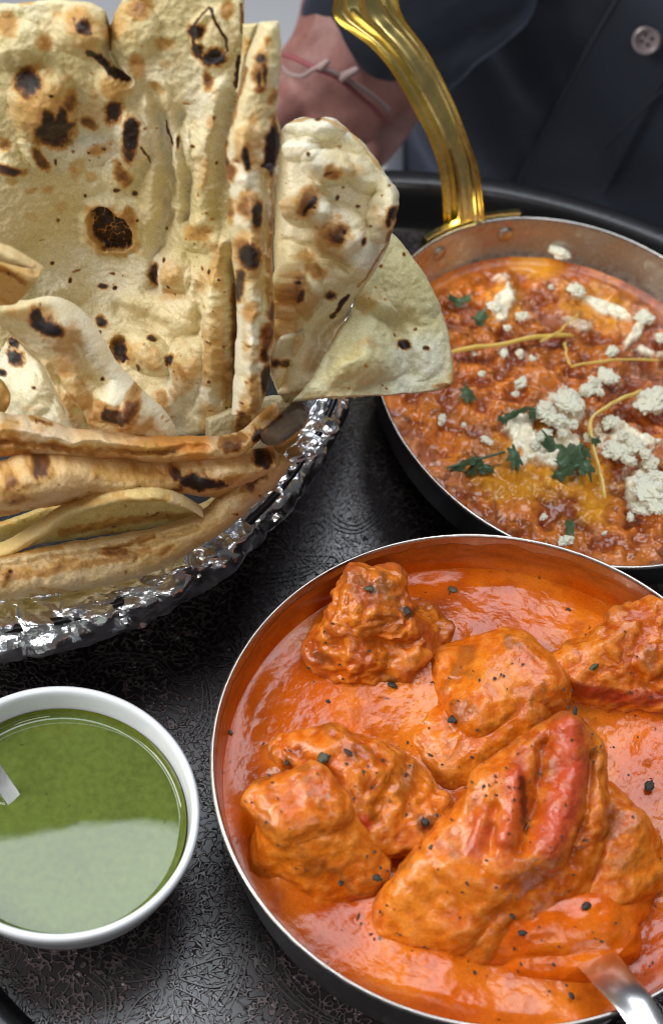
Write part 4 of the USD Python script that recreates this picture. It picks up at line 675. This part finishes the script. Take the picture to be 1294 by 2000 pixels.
# --- the stack of folded naans lying along the front
zy = lambda x, y, z: (x, y, float(at_z(x, y, z)[1]))
toast = lambda x, y, P, c: c + (np.array((.56, .22, .045)) - c) * (.35 + .65 * smoothstep(.38, .62, fbm(P * [1, 1, 1], 60, 3, 91)))[..., None]
def streaks(x, y, seed, amt=.5): return amt * (.75 * smoothstep(.02, .26, n2(x * .5 + y * .1, y * 1.8 - x * .3, 30, 5, seed)) + .35 * smoothstep(.08, .2, n2(x, y, 11, 3, seed + 4)))
L1 = thing('naan', 'folded toasted naan topmost of the front stack, with a blackened right tip', 'naan', 'folded naans stacked along the front of the basket')
sheet('bread_fold', L1, [(-60, 800), (0, 806), (60, 810), (130, 832), (220, 842), (320, 852), (420, 850), (470, 840), (505, 808), (540, 782)], [(-60, 890), (0, 893), (60, 890), (140, 892), (230, 896), (320, 904), (400, 900), (460, 892), (505, 860), (548, 806)],
      [zy(0, 890, .100), zy(450, 870, .096), zy(200, 842, .112), zy(530, 795, .100)], .008, 2.0, lambda x, y: ridges(x, y, [([(0, 858), (120, 872), (260, 878), (400, 866)], 7, -.003), ([(0, 830), (120, 850), (300, 862)], 10, .003)]), lambda x, y: np.maximum(np.maximum(streaks(x, y, 71, .5), strokes(x, y, [([(0, 862), (100, 872), (220, 880), (340, 876)], 8, .52), ([(430, 862), (470, 852)], 10, .6), ([(60, 815), (100, 826)], 4, .5)], .8, 6)), blobs(x, y, [(20, 875, 40, 10, 5, .55), (110, 868, 30, 10, 8, .55), (450, 868, 20, 12, -20, .7), (515, 800, 20, 12, -40, .5), (500, 840, 12, 20, 30, .85)], .6, 14, 7)), None, toast, 71, 14, 4, .9, .2, .006)
sheet('burnt_tip', L1, [(508, 860), (514, 838), (530, 812), (556, 795), (585, 788)], [(520, 868), (545, 866), (575, 848), (596, 824), (604, 796)], [zy(520, 860, .088), zy(600, 795, .084), zy(560, 830, .092)], .008, 2.0, None, lambda x, y: .98 - .2 * smoothstep(.05, .2, n2(x, y, 14, 3, 4)), None, lambda x, y, P, c: c * .3, 72, 12, 4, 1.2, .1, .004, label='blackened tip')
L2 = thing('naan', 'folded naan with a grey burn patch, between the top fold and the split loop', 'naan', 'folded naans stacked along the front of the basket')
sheet('bread_fold', L2, [(-60, 905), (0, 900), (50, 886), (110, 884), (200, 892), (320, 898), (400, 884), (470, 878), (535, 872)], [(-60, 1010), (0, 1005), (60, 992), (140, 980), (250, 962), (330, 956), (420, 966), (480, 940), (550, 896)],
      [zy(0, 1000, .080), zy(520, 885, .086), zy(200, 890, .100), zy(330, 945, .078)], .009, 2.0, lambda x, y: domes(x, y, [(70, 930, 110, 44, -5, .006), (250, 925, 100, 30, 0, .003), (430, 905, 60, 24, -10, .003)]), lambda x, y: np.maximum(np.maximum(streaks(x, y, 81, .45), strokes(x, y, [([(120, 985), (230, 962), (330, 946)], 8, .55), ([(180, 905), (330, 908)], 9, .42)], .8, 8)), blobs(x, y, [(385, 917, 44, 16, -5, .92), (340, 908, 12, 12, 0, .75), (75, 895, 26, 14, 0, .74), (15, 915, 18, 16, 0, .60), (25, 940, 20, 10, 0, .56), (240, 950, 40, 10, -10, .5), (0, 985, 40, 10, 0, .5), (450, 905, 26, 8, -15, .5), (510, 880, 22, 8, -10, .82), (330, 935, 30, 8, -5, .56), (150, 960, 40, 12, -8, .45)], .6, 13, 9)), None, lambda x, y, P, c: c + (np.array((.60, .29, .075)) - c) * .55, 81, 16, 4, .9, .2, .008)
L3 = thing('naan', 'lowest folded naan of the front stack, opening in a lens-shaped loop', 'naan', 'folded naans stacked along the front of the basket')
sheet('bread_fold', L3, [(-60, 1040), (0, 1020), (90, 990), (200, 965), (330, 950), (380, 985), (430, 962), (500, 905)], [(-60, 1090), (0, 1080), (90, 1062), (200, 1045), (300, 1030), (380, 1010), (440, 975), (505, 912)], [zy(0, 1080, .060), zy(200, 960, .082), zy(470, 930, .074)], .005, 2.2, None, lambda x, y: np.maximum(streaks(x, y, 92, .6), strokes(x, y, [([(120, 1035), (240, 1010), (380, 1002)], 10, .5)], .6, 5)), lambda x, y: .012 + 0 * x, lambda x, y, P, c: c * np.array((.92, .80, .55)), 91, 10, 3, .9, .6)
sheet('bread_fold', L3, [(-60, 1075), (0, 1062), (60, 1030), (130, 984), (220, 958), (300, 952), (345, 962), (395, 994)], [(-60, 1092), (0, 1085), (70, 1050), (140, 1006), (225, 978), (300, 972), (345, 982), (395, 1004)], [zy(0, 1075, .062), zy(230, 965, .094), zy(395, 1000, .075)], .007, 2.0, None, lambda x, y: strokes(x, y, [([(120, 984), (220, 962), (330, 962)], 4, .36)], .7, 3), None, lambda x, y, P, c: c * np.array((1.0, .86, .6)), 93, 9, 3, .7, .4, .003, ends=False)
sheet('bread_fold', L3, [(-60, 1098), (0, 1088), (90, 1066), (180, 1052), (290, 1032), (370, 1008), (410, 985), (450, 945), (500, 905), (548, 886)], [(-60, 1176), (0, 1172), (90, 1162), (200, 1146), (290, 1120), (350, 1092), (428, 1044), (482, 998), (532, 956), (568, 903)],
      [zy(0, 1136, .060), zy(300, 1090, .062), zy(550, 892, .078), zy(250, 1040, .074)], .009, 2.0, lambda x, y: ridges(x, y, [([(0, 1104), (150, 1086), (300, 1060), (380, 1030)], 8, -.003)]), lambda x, y: np.maximum(np.maximum(streaks(x, y, 95, .5), strokes(x, y, [([(20, 1125), (160, 1106), (290, 1076)], 9, .50), ([(205, 1072), (300, 1050)], 6, .55), ([(470, 955), (530, 905)], 7, .5), ([(0, 1086), (120, 1070)], 5, .4)], .8, 8)), blobs(x, y, [(225, 1078, 28, 12, -8, .60), (40, 1118, 40, 12, 0, .5), (480, 948, 14, 14, 0, .56), (505, 935, 18, 10, -40, .64), (320, 1076, 30, 10, -20, .5), (130, 1102, 40, 8, -5, .5)], .6, 12, 9)), None, lambda x, y, P, c: c + (np.array((.62, .36, .12)) - c) * .6, 95, 14, 4, .9, .3, .006)

# ---------------------------------------------------------------- the person holding the tray
person = thing('person', 'person in a dark navy button shirt standing behind the tray, one arm reaching round it', 'person')
def ring_body(rings, n=120, disp=None):
    """rings: (centre, half width, half depth, turn); an upright tube of oval rings."""
    Cc = curve(np.array([[*c_, a_, b_, w_] for c_, a_, b_, w_ in rings], float)[:, [2, 0, 1, 3, 4, 5]][:, :], 140)
    t_ = np.linspace(0, 2 * np.pi, n, endpoint=False); ca, sa = np.cos(t_), np.sin(t_); se = lambda x: np.sign(x) * abs(x) ** .8
    z, x, y, a, b, w = Cc.T; u, v_ = a[:, None] * se(ca), b[:, None] * se(sa)
    X_, Y_ = x[:, None] + np.cos(w)[:, None] * u - np.sin(w)[:, None] * v_, y[:, None] + np.sin(w)[:, None] * u + np.cos(w)[:, None] * v_
    P_ = np.stack([X_, Y_, np.broadcast_to(z[:, None], X_.shape)], -1)
    if disp is not None:
        nn_ = np.stack([X_ - x[:, None], Y_ - y[:, None], X_ * 0], -1); nn_ /= np.linalg.norm(nn_, axis=-1)[..., None]; P_ = P_ + nn_ * disp(P_)[..., None]
    V_ = P_.transpose(1, 0, 2).reshape(-1, 3); f_ = grid_faces(n, 140, wrap=True)
    k_ = len(V_); V_ = np.vstack([V_, P_[0].mean(0), P_[-1].mean(0)]); i_ = np.arange(n); j_ = (i_ + 1) % n
    return V_, np.vstack([f_, np.c_[np.full(n, k_), j_ * 140, i_ * 140], np.c_[np.full(n, k_ + 1), i_ * 140 + 139, j_ * 140 + 139]])
def folds(P_):
    q = P_ * np.array([9, 9, 7.]) + np.stack([P_[..., 2] * 5, P_[..., 0] * 3, P_[..., 0] * 8], -1)
    f1_ = fbm(q, 1, 3, 5); return .036 * (abs(f1_ - .5) * 2) + .012 * (fbm(P_, 14, 3, 8) - .5)
shirt = ring_body([((.17, .80, -.30), .185, .125, 0), ((.17, .78, -.15), .180, .125, 0), ((.165, .765, 0), .185, .130, 0), ((.155, .76, .15), .195, .130, 0), ((.14, .76, .30), .205, .125, 0), ((.13, .765, .40), .205, .11, 0), ((.125, .77, .47), .13, .085, 0), ((.125, .77, .50), .075, .07, 0)], 220, folds)
obj('shirt', shirt, shirt_mat, person)
trousers_mat = plain('dark_trousers', (.012, .013, .018), .9, bump=(700, .3, .001))
obj('trousers', ring_body([((.17, .80, -.93), .16, .10, 0), ((.17, .80, -.6), .17, .11, 0), ((.17, .80, -.28), .178, .118, 0)], 60), trousers_mat, person)
# the shirt's front strip and its stitched edge, laid on the shirt's surface
ST = trimesh.Trimesh(*[np.asarray(q) for q in shirt], process=False)
def on_shirt(px, py, off):
    out = []
    pts_, nrm_ = np.array(ST.vertices), np.array(ST.vertex_normals)
    for x, y in zip(np.atleast_1d(px), np.atleast_1d(py)):
        d_ = ray(x, y); d_ = d_ / np.linalg.norm(d_); Q = pts_ - EYE; tt = Q @ d_; pr_ = np.linalg.norm(Q - tt[:, None] * d_, axis=1); k_ = np.argsort(pr_)[:24]; k_ = k_[tt[k_] < tt[k_].min() + .06]; k_ = k_[pr_[k_] < .02]
        w_ = 1 / (pr_[k_] + 1e-4) ** 2; t_ = (tt[k_] * w_).sum() / w_.sum(); out.append(EYE + d_ * (t_ - off))
    return np.array(out)
ys = np.linspace(-60, 372, 46)
e1x = np.interp(ys, [-60, 0, 75, 200, 350, 400], [1238, 1202, 1158, 1090, 1012, 985])
def smooth_line(P_): 
    for _ in range(6): P_[1:-1] = (P_[:-2] + P_[1:-1] + P_[2:]) / 3
    return P_
A_ = smooth_line(on_shirt(e1x, ys, .004)); B_ = smooth_line(on_shirt(e1x + 150, ys + 60, .004))
s_ = np.linspace(0, 1, 12)
PL = A_[:, None] * (1 - s_)[None, :, None] + B_[:, None] * s_[None, :, None]
mid = smooth_line(on_shirt(e1x + 75, ys + 30, .004)); PL = PL + (mid - (A_ + B_) / 2)[:, None] * (4 * s_ * (1 - s_))[None, :, None]
back_ = PL + np.array([0, .012, 0]); Vp = np.concatenate([PL, back_[:, ::-1]], 1)
obj('front_strip', (Vp.transpose(1, 0, 2).reshape(-1, 3), grid_faces(24, 46, wrap=True)), shirt_mat, person, smooth=50)
obj('seam', tube(A_ + np.array([0, -.0002, 0]), .0007, 6), stitch_mat, person)
obj('seam', tube(smooth_line(on_shirt(np.interp(np.linspace(0, 1, 20), [0, .5, 1], [1300, 1235, 1180]), np.linspace(170, 285, 20), .0046)), .0006, 6), stitch_mat, person)
button_mat = plain('button_horn', (.20, .16, .17), .3)
def button(px, py, r, sub=True):
    c_ = on_shirt([px], [py], .006)[0]; ax = EYE - c_; ax /= np.linalg.norm(ax); ax = ax + np.array([0, -.4, -.1]); ax /= np.linalg.norm(ax)
    pr_ = [(0, .0010), (.55, .0010), (.66, .0022), (.82, .0030), (.96, .0024), (1, .0012), (.95, 0), (0, 0)]
    V_, f_ = lathe([(a_ * r, z_) for a_, z_ in pr_], 40); Rm = trimesh.geometry.align_vectors([0, 0, 1], ax)[:3, :3]
    bt = obj('button', (V_ @ Rm.T + c_, f_), button_mat, person, smooth=40)
    for a_, b_ in ((-1, -1), (1, -1), (-1, 1), (1, 1)):
        cy_ = trimesh.creation.cylinder(.0009, .0006, sections=12); cy_.apply_translation((a_ * .0018, b_ * .0018, .0012)); cy_.vertices = cy_.vertices @ Rm.T + c_; obj('button_hole', cy_, plain('button_hole', (.01, .01, .012), .8) if not stage.GetPrimAtPath('/World/Looks/button_hole') else UsdShade.Material.Get(stage, '/World/Looks/button_hole'), bt)
button(1262, 76, .0072)
# arm: sleeve from the shoulder to above the wrist, then forearm and hand on the tray's rim
def yy_(px, py, y): return at_y(px, py, y)
sh = np.array([-.075, .765, .41]); el = yy_(860, -330, .66)
def pt(px, py, y, r): return (*at_y(px, py, y), r)
sl = hulls([[(*sh, .062), (*((sh + el) / 2), .056)], [(*((sh + el) / 2), .056), (*el, .050)], [(*el, .050), pt(790, -90, .632, .036), pt(900, -30, .640, .036)], [pt(790, -90, .632, .036), pt(900, -30, .640, .036), pt(668, 36, .592, .020), pt(800, 130, .604, .024), pt(735, 70, .588, .024)]], .005, 6)
sl = displace(sl, lambda P: .008 * (fbm(P, 22, 3, 2) - .5) * 2)
obj('sleeve', sl, shirt_mat, person)
arm = hulls([[pt(700, -10, .605, .026), pt(800, 60, .612, .026), pt(655, 112, .578, .022), pt(735, 180, .586, .025)], [pt(655, 112, .578, .022), pt(735, 180, .586, .025), pt(590, 190, .562, .021), pt(700, 255, .572, .021), pt(640, 270, .556, .020)],
   [pt(600, 190, .562, .015), pt(545, 215, .545, .011)], [pt(545, 215, .545, .011), pt(495, 280, .528, .0095)], [pt(600, 245, .554, .013), pt(560, 310, .534, .0105)], [pt(560, 310, .534, .0105), pt(545, 350, .520, .009)],
   [pt(640, 275, .554, .013), pt(625, 345, .534, .010)], [pt(625, 345, .534, .010), pt(615, 385, .520, .009)], [pt(705, 265, .566, .012), pt(708, 318, .546, .0095)], [pt(708, 318, .546, .0095), pt(700, 370, .528, .0085)], [pt(670, 270, .560, .0125), pt(662, 335, .543, .0098)], [pt(662, 335, .543, .0098), pt(655, 385, .526, .0088)]], .003, 10)
arm = displace(arm, lambda P: .002 * (fbm(P, 60, 3, 4) - .5))
obj('body', arm, skin_mat, person)
thread_mat = plain('bracelet_thread', (.34, .24, .23), .8); thread_red = plain('bracelet_red', (.26, .07, .08), .8)
bracelet = thing('bracelet', 'knotted pale and red thread bracelet round the wrist behind the bread', 'bracelet')
tb_ = lambda L: curve(np.array([at_y(x, y, Y_) for x, y, Y_ in L]), 26)
obj('thread', tube(tb_([(552, 128, .552), (590, 148, .538), (625, 130, .533), (668, 150, .536), (715, 178, .545), (760, 215, .560)]), .0011, 8), thread_mat, bracelet)
obj('red_thread', tube(tb_([(548, 106, .552), (590, 120, .538), (640, 142, .534), (700, 186, .542), (740, 222, .553), (765, 255, .568)]), .0012, 8), thread_red, bracelet)
obj('knot', hulls([[pt(626, 130, .533, .0018), pt(638, 120, .534, .0014)], [pt(668, 150, .536, .0022), pt(694, 136, .539, .0015)]], .001, 4), thread_mat, bracelet)

# white cloth with a blue band, beyond the tray
cloth_mat = M('striped_cloth', {'a': ('attribute', {'attribute': 'tint'}), 'p': ('principled_bsdf', {'roughness': .8})}, [('a.color', 'p.base_color')])
u, v = np.meshgrid(np.linspace(0, 1, 60), np.linspace(0, 1, 40), indexing='ij')
PX, PY = 700 + 240 * u, 180 + 230 * v
P = at_y(PX, PY, .70 + .012 * np.sin(u * 14 + v * 3) - .02 * v)
c = np.where((abs(PX - 828 + (PY - 300) * .22) < 20)[..., None], np.array((.08, .20, .52)), np.array((.72, .74, .80)))
Pb = P + np.array([0, .004, 0]); Vc = np.concatenate([P, Pb[:, ::-1]], 1); cc = np.concatenate([c, c[:, ::-1]], 1)
obj('cloth', (Vc.transpose(1, 0, 2).reshape(-1, 3), grid_faces(80, 60, wrap=True)), cloth_mat, col=cc.transpose(1, 0, 2).reshape(-1, 3), label='white cloth with a blue band hanging beyond the tray, left of the brass handle', cat='cloth')
